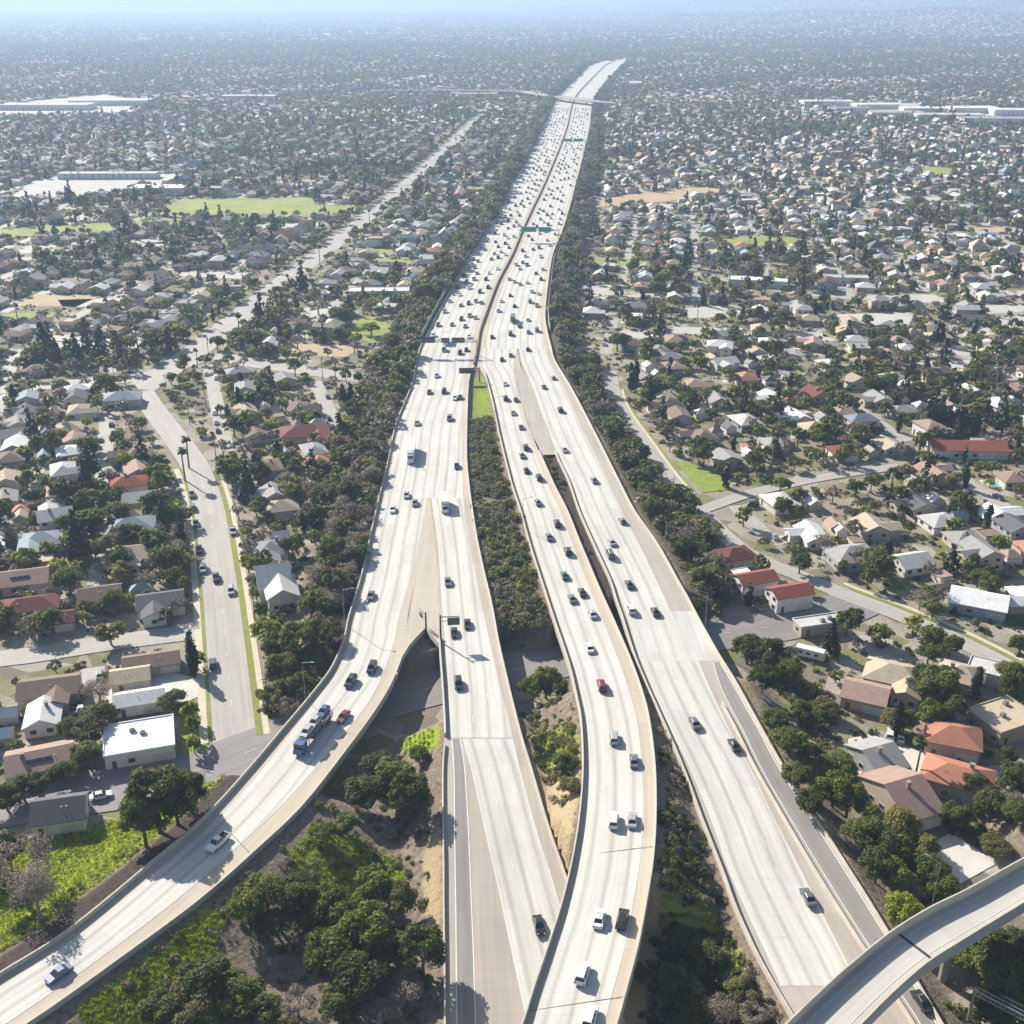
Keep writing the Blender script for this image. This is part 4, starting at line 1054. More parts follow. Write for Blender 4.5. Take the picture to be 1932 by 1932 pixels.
def add_house(x, y, L, W, a, kind, roof, wall, h, place, pitch=.42, fixed=None):
    HOUSES.append(dict(x=x, y=y, L=L, W=W, a=a, kind=kind, roof=roof, wall=wall, h=h, place=place, pitch=pitch, fixed=fixed))
    mark_poly(corners(x, y, L, W, a, .5), 2)
def house_px(u, v, L, W, adeg, kind, roof, wall, h, fixed, pitch=.42):
    x, y = G(u, v, h+.6); add_house(x, y, L*1.16, W*1.16, R(adeg), kind, roof, wall, h, None, pitch, fixed)
TH = 17.0
house_px(262,1385,13,10.5,TH,'flat','white','white',3.6,'large white flat roofed building beside the side street corner')
house_px(262,1310,10,5.5,TH,'gable','white','white',3.2,'white shed roofed building behind the white flat roofed one')
house_px(75,1425,12,8.5,TH+4,'gable','rosy brown','cream',3.2,'rosy brown gabled house at the left edge above the dark tree')
house_px(112,1520,9,7.5,TH-4,'gable','dark grey','white',3.4,'white walled house with a dark roof nearest the left edge lawn',.55)
house_px(92,1290,12,8,TH-3,'cross','brown','beige',3.2,'dark brown cross gabled house below the back street')
house_px(302,1128,11,8.5,TH,'cross','dark grey','white',3.2,'dark grey house with a white front gable by the side street')
house_px(188,1115,10,8,TH,'gable','brown','white',3.2,'brown gabled house with white end walls above the back street')
house_px(55,1135,13,7.5,TH,'hip','maroon','beige',3.2,'long maroon roofed house above the back street at the left edge')
house_px(112,1160,6.5,6,TH,'gable','maroon','beige',3,'small maroon gabled garage beside the maroon house')
house_px(252,1038,10,9,TH,'cross','tan','pink',3.2,'tan cross gabled house beside the parked cars')
house_px(245,986,13,10,TH,'hip','blue grey','white',3.2,'broad blue grey hip roofed house beside the parked cars')
house_px(78,1012,11,9,TH,'ell','blue grey','white',3.2,'blue grey L shaped house near the left edge')
house_px(40,1085,13,9,TH,'gable','rosy brown','cream',3.2,'rosy brown gabled house near the left edge')
house_px(242,905,11,8,TH,'hip','red tile','cream',3.2,'red tiled hip roofed house left of the palms')
house_px(255,935,12,8,TH,'gable','pale grey','cream',3.2,'pale grey roofed house below the red tiled one')
house_px(285,1240,12,6,TH,'gable','brown','beige',3,'long brown roofed house on the side street corner')
house_px(245,1268,8,6,TH,'gable','tan','cream',3,'small tan gabled house above the white buildings')
house_px(515,1085,8,12,TH,'cross','pale grey','white',4.4,'tall white gabled house between the side street and the freeway trees',.6)
house_px(510,1030,8,9,TH,'ell','blue grey','white',3.4,'blue grey house above the tall white one')
house_px(530,950,9,8,TH,'hip','tan','cream',3.2,'tan hip roofed house between the side street and the freeway trees')
house_px(1388,1040,9,7,20,'hip','maroon','pink',3.6,'farthest of the red roofed houses beside the curving street')
house_px(1425,1085,10,6,18,'gable','red tile','white',5,'middle red tiled house beside the curving street')
house_px(1490,1110,10,6,18,'gable','red tile','white',5,'nearest red tiled white walled house beside the curving street')
house_px(1800,1380,10,8,-20,'hip','orange tile','pink',4.2,'orange tiled hip roofed house in the right corner')
house_px(1808,1455,12,8,-28,'hip','orange tile','beige',4.2,'large orange tiled house nearest the right corner')
house_px(1895,1345,11,9,25,'flat','tan','beige',4,'tan flat roofed building cut by the right edge')
house_px(1700,1490,8,14,22,'gable','rosy brown','beige',4,'long rosy brown gabled house nearest the right bank')
house_px(1655,1420,7,10,22,'gable','grey','grey',3.4,'grey gabled house behind the long rosy brown one')
house_px(1690,1265,12,9,-25,'ell','tan','cream',3.4,'tan L shaped house in the middle of the right corner')
house_px(1635,1300,9,8,-25,'gable','rosy brown','pink',3.4,'rosy brown gabled house above the tree row')
house_px(1815,1265,9,8,-30,'hip','tan','cream',3.4,'tan hip roofed house beside the big dark tree')
house_px(1862,1255,7,6,-30,'flat','pale grey','white',3.2,'small pale flat roofed garage beside the curving street')
house_px(1848,1125,13,9,-25,'gable','white','blue',3.4,'white gabled house above the curving street')
house_px(1545,1168,11,4,15,'flat','pale grey','beige',3,'low pale flat roofed building beside the underpass street')
house_px(1608,1040,12,10,10,'hip','grey','grey',3.4,'grey hip roofed house above the curving street')
house_px(1825,838,24,9,-3,'gable','red tile','white',3.6,'long red tiled house below the cypress row')
house_px(715,545,30,8,2,'flat','white','white',4,'long white flat roofed building left of the freeway')
house_px(575,810,16,11,10,'ell','maroon','beige',3.6,'large maroon roofed house left of the freeway trees')
house_px(230,745,13,9,10,'hip','blue grey','white',3.4,'blue grey hip roofed house below the cross street')
house_px(1590,520,26,8,-6,'flat','pale grey','white',4,'long pale roofed building right of the far street')
house_px(1430,525,30,9,-12,'flat','white','white',4,'long white roofed building beside the far street on the right')
# big sheds far off
for (u, v, L, W, a, h, fx) in [(205,326,80,14,1,5,'long white shed behind the pale parking lot'),(300,352,40,20,0,6,'square white shed beside the pale parking lot'),
    (90,196,120,40,0,8,'far white warehouse near the left edge'),(210,188,110,36,2,8,'second far white warehouse from the left edge'),
    (1602,203,50,24,-2,7,'leftmost of the far white warehouses on the right'),(1652,196,60,26,3,7,'second of the far white warehouses on the right'),(1690,211,66,30,-2,7,'third of the far white warehouses on the right'),
    (1742,203,56,30,-5,8,'fourth of the far white warehouses on the right'),(1790,215,80,28,-3,7,'fifth of the far white warehouses on the right'),(1835,202,60,34,2,8,'sixth of the far white warehouses on the right'),
    (1880,222,84,30,-4,8,'seventh of the far white warehouses on the right'),(1915,206,60,30,-4,8,'rightmost of the far white warehouses on the right'),(900,176,60,24,3,7,'far pale warehouse left of the freeway bend'),(1560,190,70,30,0,8,'small far pale warehouse right of the freeway'),
    (470,180,80,30,0,7,'far pale warehouse above the left suburb'),(1730,62,160,60,0,8,'farthest pale warehouse near the right edge')]:
    x, y = G(u, v, h); add_house(x, y, L*1.2, W*1.2, R(a), 'flat', ('white', 'pale grey', 'white', 'grey', 'white', 'tan')[len(HOUSES) % 6] if 'white' not in fx.split()[:4] else ('white', 'pale grey')[len(HOUSES) % 2], 'white', h, None, fixed=fx)

# ------------------------------------------------------------------ fill the suburb
def grove(x, y):
    return np.sin(x*.013+1.1*np.sin(y*.006))*np.cos(y*.0085+x*.005)+.7*np.sin(y*.021-x*.016+.9*np.sin(x*.01))
lr_ = random.Random(77); lots = {'pale': ([], []), 'dry': ([], []), 'turf': ([], [])}
for _ in range(150):
    v_ = 130+lr_.random()**.9*560; u_ = lr_.uniform(-60, 1990); x, y = G(u_, v_, 0); a = R(lr_.choice((-6, 4, 12, 17)))
    l_, w_ = lr_.uniform(16, 60), lr_.uniform(10, 26); cs = corners_(x, y, l_, w_, a)
    if np.any(occ(np.array([x]+[q[0] for q in cs]), np.array([y]+[q[1] for q in cs])) & 11): continue
    kind = lr_.choice(('pale', 'pale', 'pale', 'dry', 'turf')); V_, F_ = lots[kind]; b_ = len(V_)
    V_ += [(q[0]+lr_.uniform(-3, 3), q[1]+lr_.uniform(-3, 3), .07) for q in cs]; F_.append((b_, b_+1, b_+2, b_+3)); mark_poly(cs, 40)
for kind, mt, lb in (('pale', 'lot', 'pale paved lots scattered through the far suburb'), ('dry', 'dirt', 'dry tan lots scattered through the far suburb'), ('turf', 'field', 'small green playing grounds scattered through the far suburb')):
    V_, F_ = lots[kind]; struct(link({'pale': 'paved_lots', 'dry': 'dry_lots', 'turf': 'playing_grounds'}[kind], mesh_of(kind, V_, F_, [M[mt]])), lb)
fyl = RB['A'].L; fyr = RB['B'].R
o_ = np.argsort(fyl[:, 1]); FLx = lambda y: np.interp(y, fyl[o_, 1], fyl[o_, 0])
o2_ = np.argsort(fyr[:, 1]); FRx = lambda y: np.interp(y, fyr[o2_, 1], fyr[o2_, 0])
bl = SR['boulevard'].C; o3_ = np.argsort(bl[:, 1]); BLx = lambda y: np.interp(y, bl[o3_, 1], bl[o3_, 0])
def theta_of(x, y):
    left = x < FLx(y)
    cell_ = ((np.floor(x/380)*7+np.floor(y/420)*13) % 4).astype(int)
    far = np.array([-6.0, 17.0, 4.0, 12.0])[cell_]
    t = np.where(left, np.where(y < 430*SCL, 17.0, np.where(y < 1000*SCL, -5.7, far)), np.where(y < 430*SCL, 12.0, np.where(y < 760*SCL, -8.0, far)))
    return t
def in_view(x, y, mu=230, vmax=2080):
    d = y*CP+H*SP; u = 966+FPX*x/d
    v = 966-FPX*(y*SP-H*CP)/d
    return (u > -mu) & (u < 1932+mu) & (v < vmax)
PITCH_S, LOT = 45.0, 13.2
streets_V, streets_F = [], []
ROOF_W = [('grey', .18), ('pale grey', .19), ('white', .10), ('tan', .17), ('brown', .11), ('dark grey', .07), ('blue grey', .05), ('rosy brown', .09), ('red tile', .015), ('orange tile', .02), ('maroon', .015)]
rr_ = random.Random(3)
def pick(w):
    t = rr_.random()*sum(b for a, b in w)
    for a, b in w:
        t -= b
        if t <= 0: return a
    return w[-1][0]
def place_of(x, y):
    if x < FLx(y):
        if y < 235*SCL: return 'by the lower left street'
        if y < 420*SCL: return 'around the straight side street'
        return 'left of the boulevard' if x < BLx(y) else 'between boulevard and freeway'
    if y < 240*SCL: return 'in the right corner'
    if y < 330*SCL: return 'around the curving street'
    if y < 480*SCL: return 'beyond the curving street'
    return 'far right of the freeway'
for th_ in (17.0, 12.0, 4.0, -5.7, -6.0, -8.0):
    c_, s_ = math.cos(R(th_)), math.sin(R(th_))
    # local axes: e1 across the streets, e2 along them
    e1 = np.array([c_, s_]); e2 = np.array([-s_, c_])
    S_ = np.arange(-2100, 2100, PITCH_S); T_ = np.arange(40, 2150, LOT)
    for s in S_:
        # street pieces
        tt = np.arange(40, 1700, 10.0)
        cx = e1[0]*s+e2[0]*tt; cy_ = e1[1]*s+e2[1]*tt
        ok = in_view(cx, cy_, 120) & (cy_ > 120) & (cy_ < 1300) & ~((cx > 0) & (cy_ < 650) & (np.sin(cx*.07+cy_*.013) > -.55)) & (np.abs(theta_of(cx, cy_)-th_) < .1)
        for dd in (-4, 0, 4): ok &= (occ(cx+e1[0]*dd, cy_+e1[1]*dd) & 11) == 0
        for x, y, k in zip(cx, cy_, ok):
            if not k: continue
            q = [np.array([x, y])+e1*i*3.0+e2*j*5.05 for i, j in ((-1, -1), (1, -1), (1, 1), (-1, 1))]
            b_ = len(streets_V); streets_V += [(p_[0], p_[1], .05) for p_ in q]; streets_F.append((b_, b_+1, b_+2, b_+3))
            xs = x+np.outer(np.linspace(-3, 3, 6), e1[0]).ravel()[:, None]+np.linspace(-5, 5, 6)[None, :]*e2[0]
            ys = y+np.linspace(-3, 3, 6)[:, None]*e1[1]+np.linspace(-5, 5, 6)[None, :]*e2[1]
            mark_pts(xs.ravel(), ys.ravel(), 16)
        for sd in (-1, 1):
            off = s+sd*(3.0+4.2+5.0)
            T2 = T_+RNG.uniform(-1.2, 1.2, len(T_))
            cx = e1[0]*off+e2[0]*T2; cy_ = e1[1]*off+e2[1]*T2
            ok = in_view(cx, cy_) & (cy_ > 110) & (cy_ < 1900) & (np.abs(theta_of(cx, cy_)-th_) < .1)
            for x, y, k in zip(cx, cy_, ok):
                if not k: continue
                L = rr_.uniform(9.8, 12.6); W = rr_.uniform(7.4, 9.2)
                if rr_.random() < .3: L, W = rr_.uniform(9.5, 11), rr_.uniform(9, 10.5)
                ang = R(th_)+(-math.pi/2 if sd < 0 else math.pi/2)+rr_.uniform(-.05, .05)
                # local -y of the house looks to the street: for sd>0 the street lies towards -e1
                ang = math.atan2(e1[1]*sd, e1[0]*sd)-math.pi/2+rr_.uniform(-.13, .13)+(math.pi/2 if rr_.random() < .16 else 0)
                x += rr_.uniform(-2, 2); y += rr_.uniform(-2, 2)
                if rr_.random() < .05 or (y > 420 and grove(x, y) > .95): continue
                cs = corners(x, y, L, W, ang, .7)
                px = [x]+[p_[0] for p_ in cs]+[(cs[i][0]+cs[(i+1) % 4][0])/2 for i in range(4)]
                py = [y]+[p_[1] for p_ in cs]+[(cs[i][1]+cs[(i+1) % 4][1])/2 for i in range(4)]
                if np.any(occ(np.array(px), np.array(py)) & 27): continue
                if float(hgt(x, y)) > .5: continue
                kd = pick([('hip', .24), ('gable', .2), ('ell', .3), ('cross', .22), ('flat', .04)])
                add_house(x, y, L, W, ang, kd, pick(ROOF_W), pick([('white', .3), ('cream', .3), ('beige', .2), ('grey', .1), ('pink', .05), ('blue', .05)]),
                          3.0 if rr_.random() < .86 else 5.2, place_of(x, y), rr_.uniform(.34, .5))
loc_st = struct(link('residential_streets', mesh_of('residential_streets', streets_V, streets_F, [M['street']], uv=[(v[0], v[1]) for v in streets_V])), 'narrow grey residential streets between the rows of houses')

# yards: drives, front lawns, garden walls
dv, df, lv, lf = [], [], [], []
def lquad(V, Fq, x, y, a, x0, x1, y0, y1, z):
    c_, s_ = math.cos(a), math.sin(a); b_ = len(V)
    for i, j in ((x0, y0), (x1, y0), (x1, y1), (x0, y1)): V.append((x+c_*i-s_*j, y+s_*i+c_*j, z))
    Fq.append((b_, b_+1, b_+2, b_+3))
def free(pts, bits=3):
    return not np.any(occ(np.array([p_[0] for p_ in pts]), np.array([p_[1] for p_ in pts])) & bits)
lv2, lf2 = [], []
for h_ in HOUSES:
    if h_['y'] > 960 or h_['fixed']: continue
    x, y, a, L, W = h_['x'], h_['y'], h_['a'], h_['L'], h_['W']
    sx = rr_.choice((-1, 1))
    n0 = len(dv); lquad(dv, df, x, y, a, sx*L*.28-1.7, sx*L*.28+1.7, -W/2-5.2, -W/2-.6, .085)
    if not free(dv[n0:]): del dv[n0:]; df.pop()
    if rr_.random() < .55:
        V_, F_ = (lv, lf) if rr_.random() < .6 else (lv2, lf2)
        n0 = len(V_); x0, x1 = (-L*.45, L*.28-2.2) if sx > 0 else (-L*.28+2.2, L*.45)
        lquad(V_, F_, x, y, a, x0, x1, -W/2-4.6, -W/2-1.0, .075)
        if not free(V_[n0:]): del V_[n0:]; F_.pop()
    if rr_.random() < .35:
        n0 = len(lv); lquad(lv, lf, x, y, a, -L*.35, L*.3, W/2+1.5, W/2+6.5, .07)
        if not free(lv[n0:]): del lv[n0:]; lf.pop()
for nm, V_, F_, mt, lb in (('driveways', dv, df, 'drive', 'pale concrete driveways in front of the houses'), ('front_lawns', lv, lf, 'lawn', 'small green lawns in the house yards'), ('dry_lawns', lv2, lf2, 'dirt', 'small dry tan lawns in the house yards')):
    struct(link(nm, mesh_of(nm, V_, F_, [M[mt]])), lb)

# far houses (kept only as a mass)
far_h = []; FEND = float(RB['A'].C[:, 1].max())-140
for (y0, y1, st) in ((1900, 3000, 21.0), (3000, 5400, 28.0), (5400, 10500, 56.0)):
    xs, ys = np.meshgrid(np.arange(-.56*y1, .56*y1, st), np.arange(y0, y1, st))
    xs = xs.ravel()+RNG.uniform(-.33, .33, xs.size)*st; ys = ys.ravel()+RNG.uniform(-.33, .33, ys.size)*st
    k = (np.abs(xs) < .5*ys+120) & (RNG.random(xs.size) < (.75 if st < 22 else .5)-.35*grove(xs*.8, ys*.6))
    xs, ys = xs[k], ys[k]
    k = ((occ(xs, ys) & 11) == 0) & ~((xs > FLx(ys)-16) & (xs < FRx(ys)+16) & (ys < FEND))
    xs, ys = xs[k], ys[k]
    far_h.append(np.column_stack([xs, ys, R(1)*theta_of(xs, ys)+RNG.integers(0, 4, xs.size)*math.pi/2, RNG.uniform(.9, 1.25, xs.size)*(1.0 if st < 40 else 1.7)]))
far_h = np.concatenate(far_h)

def depth_of(x, y): return y*CP+H*SP
for h_ in HOUSES:
    u, v, d = P(h_['x'], h_['y'], 3); h_['d'] = d
    h_['in'] = -20 < u < 1952 and v < 1960
order = sorted([h_ for h_ in HOUSES if h_['in'] or h_['fixed']], key=lambda q: (0 if q['fixed'] else 1, q['d']))
IND = order[:300]; ids_ = set(map(id, IND))
SHEDS = []
for h_ in HOUSES:
    if h_['L'] > 30 or (h_['fixed'] and h_['y'] < 260): continue
    for _ in range(2):
        a = h_['a']; lx, ly = rr_.uniform(-.5, .5)*h_['L'], h_['W']/2+rr_.uniform(3.6, 7.5); w_, l_ = rr_.uniform(3.2, 5.6), rr_.uniform(4.0, 7.0)
        x, y = h_['x']+math.cos(a)*lx-math.sin(a)*ly, h_['y']+math.sin(a)*lx+math.cos(a)*ly
        cs = corners(x, y, l_, w_, a, .3)
        if np.any(occ(np.array([x]+[q[0] for q in cs]), np.array([y]+[q[1] for q in cs])) & 59) or hgt(x, y) > .4: continue
        mark_poly(corners(x, y, l_, w_, a, .1), 2); SHEDS.append(dict(x=x, y=y, L=l_, W=w_, a=a+(math.pi/2 if rr_.random() < .3 else 0), kind=rr_.choice(('gable', 'gable', 'hip', 'flat')), h=2.4)); REST = [h_ for h_ in HOUSES if id(h_) not in ids_]+SHEDS
wrng = random.Random(5)
for h_ in IND:
    L, W, a, hh = h_['L'], h_['W'], h_['a'], h_['h']
    z = float(hgt(h_['x'], h_['y'])); z = max(-.0, min(z, .6))
    root = link('shed' if (h_['fixed'] and L > 35) else KNAME[h_['kind']], None, None, (h_['x'], h_['y'], z), a)
    rf, wl, sides, top = house_shape(h_['kind'], L, W, hh, h_['pitch'], wrng)
    roof = rf.build('roof', RM[h_['roof']], root); wl.build('wall', WM[h_['wall']], root)
    near = h_['d'] < 380
    look = f"{h_['roof']} roofed {KINDSAY[h_['kind']].replace('hip roofed ', 'hipped ')}" if h_['kind'] != 'flat' else f"{h_['roof']} flat roofed building"
    thing(root, look, 'warehouse' if L > 35 else 'house', h_['place'], (h_['x'], h_['y']), 'houses of the suburb', h_['fixed'])
    for si, (sx, sy, sa, sl) in enumerate(sides):
        slots = max(1, int(sl//3.2)); front = (si == 0)
        for k in range(slots):
            off = (k+.5)/slots*sl-sl/2
            px, py = sx+math.cos(sa)*off, sy+math.sin(sa)*off
            if front and k == 0 and sl > 5:
                o = link('door', U['door'], root, (px, py, 1.05), sa); continue
            if front and k == slots-1 and sl > 6.5 and h_['kind'] != 'ell':
                o = link('garage_door', U['garage'], root, (sx+math.cos(sa)*(sl/2-2.7), sy+math.sin(sa)*(sl/2-2.7), 1.1), sa); continue
            if front and k == slots-2 and slots > 2: continue
            if not near and (k % 2): continue
            for fl in range(1 if hh < 4.6 else 2):
                w_ = link('window', U['window'], root, (px+math.sin(sa)*.03, py-math.cos(sa)*.03, 1.6+fl*2.4), sa)
                if near: link('frame', U['frame'], w_)
    if L < 35:
        if h_['kind'] != 'flat' and wrng.random() < .22:
            link('chimney', U['chimney'], roof, (wrng.uniform(-.25, .25)*L, wrng.choice((-1, 1))*W*.12, top-.3))
        for _ in range(wrng.randint(1, 3)):
            y_ = wrng.choice((-1, 1))*W*.22
            z_ = hh+.3 if h_['kind'] == 'flat' else top-abs(y_)*h_['pitch']-.12
            link('vent_pipe', U['vent'], roof, (wrng.uniform(-.25, .25)*L, y_, z_))
        if h_['kind'] == 'flat' and L > 9:
            for _ in range(2): link('air_conditioner', U['ac'], roof, (wrng.uniform(-.3, .3)*L, wrng.uniform(-.3, .3)*W, hh+.4))
        elif near and wrng.random() < .2 and h_['kind'] in ('hip', 'gable'):
            for i in range(3):
                y_ = -W*.27; s_ = link('solar_panel', U['solar'], roof, ((i-1)*1.8, y_, top-abs(y_)*h_['pitch']+.12)); s_.rotation_euler = (math.atan(h_['pitch']), 0, 0)
    else:
        for k in range(6): link('air_conditioner', U['ac'], roof, (wrng.uniform(-.4, .4)*L, wrng.uniform(-.35, .35)*W, hh+.4))

# ------------------------------------------------------------------ tree fill
def add_tree(x, y, r, h, kind, place): TREES.append((x, y, float(hgt(x, y)), r, h, kind, place))
trng = random.Random(21)
YW = [('oak', .36), ('green', .15), ('bare', .27), ('olive', .16), ('bright', .05), ('conifer', .04), ('cypress', .05), ('palm', .03)]
def tpick(w):
    t = trng.random()*sum(b for a, b in w)
    for a, b in w:
        t -= b
        if t <= 0: return a
    return w[-1][0]
DIM = {'oak': (1.8, 4.6, 3.5, 9), 'green': (1.5, 3.8, 3, 7.5), 'bare': (1.8, 4.2, 3.5, 8), 'olive': (1.6, 3.8, 3, 7), 'bright': (1.8, 3.8, 3.5, 7), 'conifer': (2.4, 3.6, 9, 15), 'cypress': (.8, 1.3, 6, 11), 'palm': (1.6, 2.2, 9, 15)}
def rdim(k):
    a, b, c, d = DIM[k]; t = trng.random(); return a+(b-a)*t, c+(d-c)*min(1, max(0, t+trng.uniform(-.3, .3)))
EXX = np.array([(t[0], t[1], t[3]) for t in TREES])
for h_ in HOUSES:
    for _ in range(trng.choice((3, 4, 5, 6))):
        a = trng.uniform(0, 6.28); d = trng.uniform(.55, 1.15)*h_['L']+.5
        x, y = h_['x']+math.cos(a)*d, h_['y']+math.sin(a)*d
        k = tpick(YW); r, hh = rdim(k)
        if h_['L'] > 35: continue
        if (occ(np.array([x]), np.array([y]))[0] & 35) or hgt(x, y) > 3: continue
        if occ(np.array([x]), np.array([y]))[0] & 16 and trng.random() < .8: continue
        if np.any(np.hypot(EXX[:, 0]-x, EXX[:, 1]-y) < EXX[:, 2]*.8): continue
        add_tree(x, y, r, hh, k, 'near houses '+place_of(x, y))
def strip(b, side, v0, v1, o0, o1, spacing, w, place, rs=1.0):
    i0, i1 = rng_v(b, v0, v1); e = (b.L if side == 'L' else b.R)[i0:i1]; c = b.C[i0:i1]
    out = e-c; out /= np.linalg.norm(out, axis=1)[:, None]
    S = np.concatenate([[0], np.cumsum(np.linalg.norm(np.diff(e, axis=0), axis=1))])
    n = int(S[-1]/spacing*(o1-o0)/4.5)
    for _ in range(n):
        s = trng.uniform(0, S[-1]); k = min(len(e)-1, int(np.searchsorted(S, s))); q = e[k]+out[k]*trng.uniform(o0, o1)
        if occ(np.array([q[0]]), np.array([q[1]]))[0] & 3: continue
        kd = tpick(w); r, hh = rdim(kd)
        add_tree(q[0], q[1], r*rs, hh*rs, kd, place)
DW = [('oak', .24), ('bare', .46), ('olive', .24), ('green', .06)]
strip(RB['A'], 'L', 118, 560, 3.0, 19, 2.9, DW, 'along the left side of the freeway', 1.55)
strip(RB['A'], 'L', 660, 940, 2.2, 22, 2.6, DW, 'along the left side of the freeway', 1.1)
strip(RB['A'], 'L', 560, 660, 5, 20, 3.2, DW, 'along the left side of the freeway', 1.1)
strip(RB['A1'], 'L', 940, 1150, 2.0, 14, 2.6, DW, 'on the bank left of the ramp', 1.05)
strip(RB['B'], 'R', 118, 640, 4, 16, 3.6, DW, 'along the right side of the freeway', 1.1)
strip(RB['D'], 'R', 660, 1010, 4.5, 24, 2.7, [('oak', .42), ('bare', .42), ('olive', .16)], 'along the right side of the freeway', 1.0)
strip(RB['D'], 'R', 1010, 1150, 5, 16, 3.2, [('oak', .42), ('bare', .42), ('olive', .16)], 'on the bank beside the right lanes', .9)
def street_trees(k, gap, w, place, o0=1.0, o1=5.0, rs=1.0):
    b = SR[k]; s = 0.0
    while s < b.S[-1]:
        i = min(len(b.S)-1, int(np.searchsorted(b.S, s)))
        for sd in (-1, 1):
            if trng.random() < .3: continue
            nr = np.array([b.T[i][1], -b.T[i][0]]); q = b.C[i]+nr*sd*(b.W[0]/2+trng.uniform(o0, o1))
            if (occ(np.array([q[0]]), np.array([q[1]]))[0] & 34) or hgt(q[0], q[1]) > 1.5: continue
            if np.any([np.min(np.hypot(SR[m].C[:, 0]-q[0], SR[m].C[:, 1]-q[1])) < SR[m].W[0]/2+.5 for m in SR]): continue
            kd = tpick(w); r, hh = rdim(kd); add_tree(q[0], q[1], r*rs, hh*rs, kd, place)
        s += gap*trng.uniform(.6, 1.4)
street_trees('boulevard', 9, [('oak', .5), ('green', .2), ('olive', .2), ('palm', .1)], 'along the boulevard')
street_trees('cross_street', 10, [('oak', .5), ('green', .2), ('olive', .2), ('bare', .2)], 'along the cross street')
street_trees('curving_street', 12, [('oak', .4), ('green', .2), ('olive', .2), ('bare', .3)], 'along the curving street', 4.5, 7, .8)
street_trees('side_street', 26, [('green', .5), ('olive', .3), ('bright', .2)], 'along the straight side street', 3.6, 6, .75)
# random street and yard trees
for _ in range(30000):
    y = 200+1700*trng.random()**.8; x = trng.uniform(-.62*y, .62*y)
    if not in_view(np.array([x]), np.array([y]))[0]: continue
    oc = occ(np.array([x]), np.array([y]))[0]
    if oc & 11 or hgt(x, y) > 1: continue
    if oc & 16 and trng.random() < .85: continue
    gv = grove(x, y)
    if trng.random() > .45+.6*gv: continue
    k = tpick(YW); r, hh = rdim(k)
    if gv > .7: r *= 1.25; hh *= 1.25
    add_tree(x, y, r*.9, hh*.95, k, 'near houses '+place_of(x, y))
tl = []
for t in TREES:
    u, v, d = P(t[0], t[1], t[2]+t[4]*.5)
    inn = -30 < u < 1962 and v < 1990
    tl.append((max(t[3], t[4]*.3)/d if inn else 0, t))
tl.sort(key=lambda q: -q[0])
NT = 300
def sc_of(t):
    k = t[5]
    if k == 'palm': return (t[3]/1.8, t[4]/12.5)
    if k == 'cypress': return (t[3]/1.05, t[4]/10.3)
    if k == 'conifer': return (t[3]/3.2, t[4]/12.6)
    return (t[3]/4.5, t[4]/8.8)
for i, (_, t) in enumerate(tl[:NT]):
    x, y, z, r, h, k, place = t
    lod = 0 if depth_of(x, y) < 300 else 1
    cm, tm = proto(k, lod)[(i*7) % len(proto(k, lod))]
    root = link(NAMES[k], None, None, (x, y, z-.1), trng.uniform(0, 6.28))
    a, b_ = sc_of(t); root.scale = (a, a, b_)
    link('crown', cm, root); link('trunk', tm, root)
    thing(root, SPEC[k][3] if r < 4.4 or k in ('conifer', 'cypress', 'palm') else 'large '+SPEC[k][3], SPEC[k][4], place, (x, y), 'trees of the valley')
rest_t = [t for _, t in tl[NT:]]

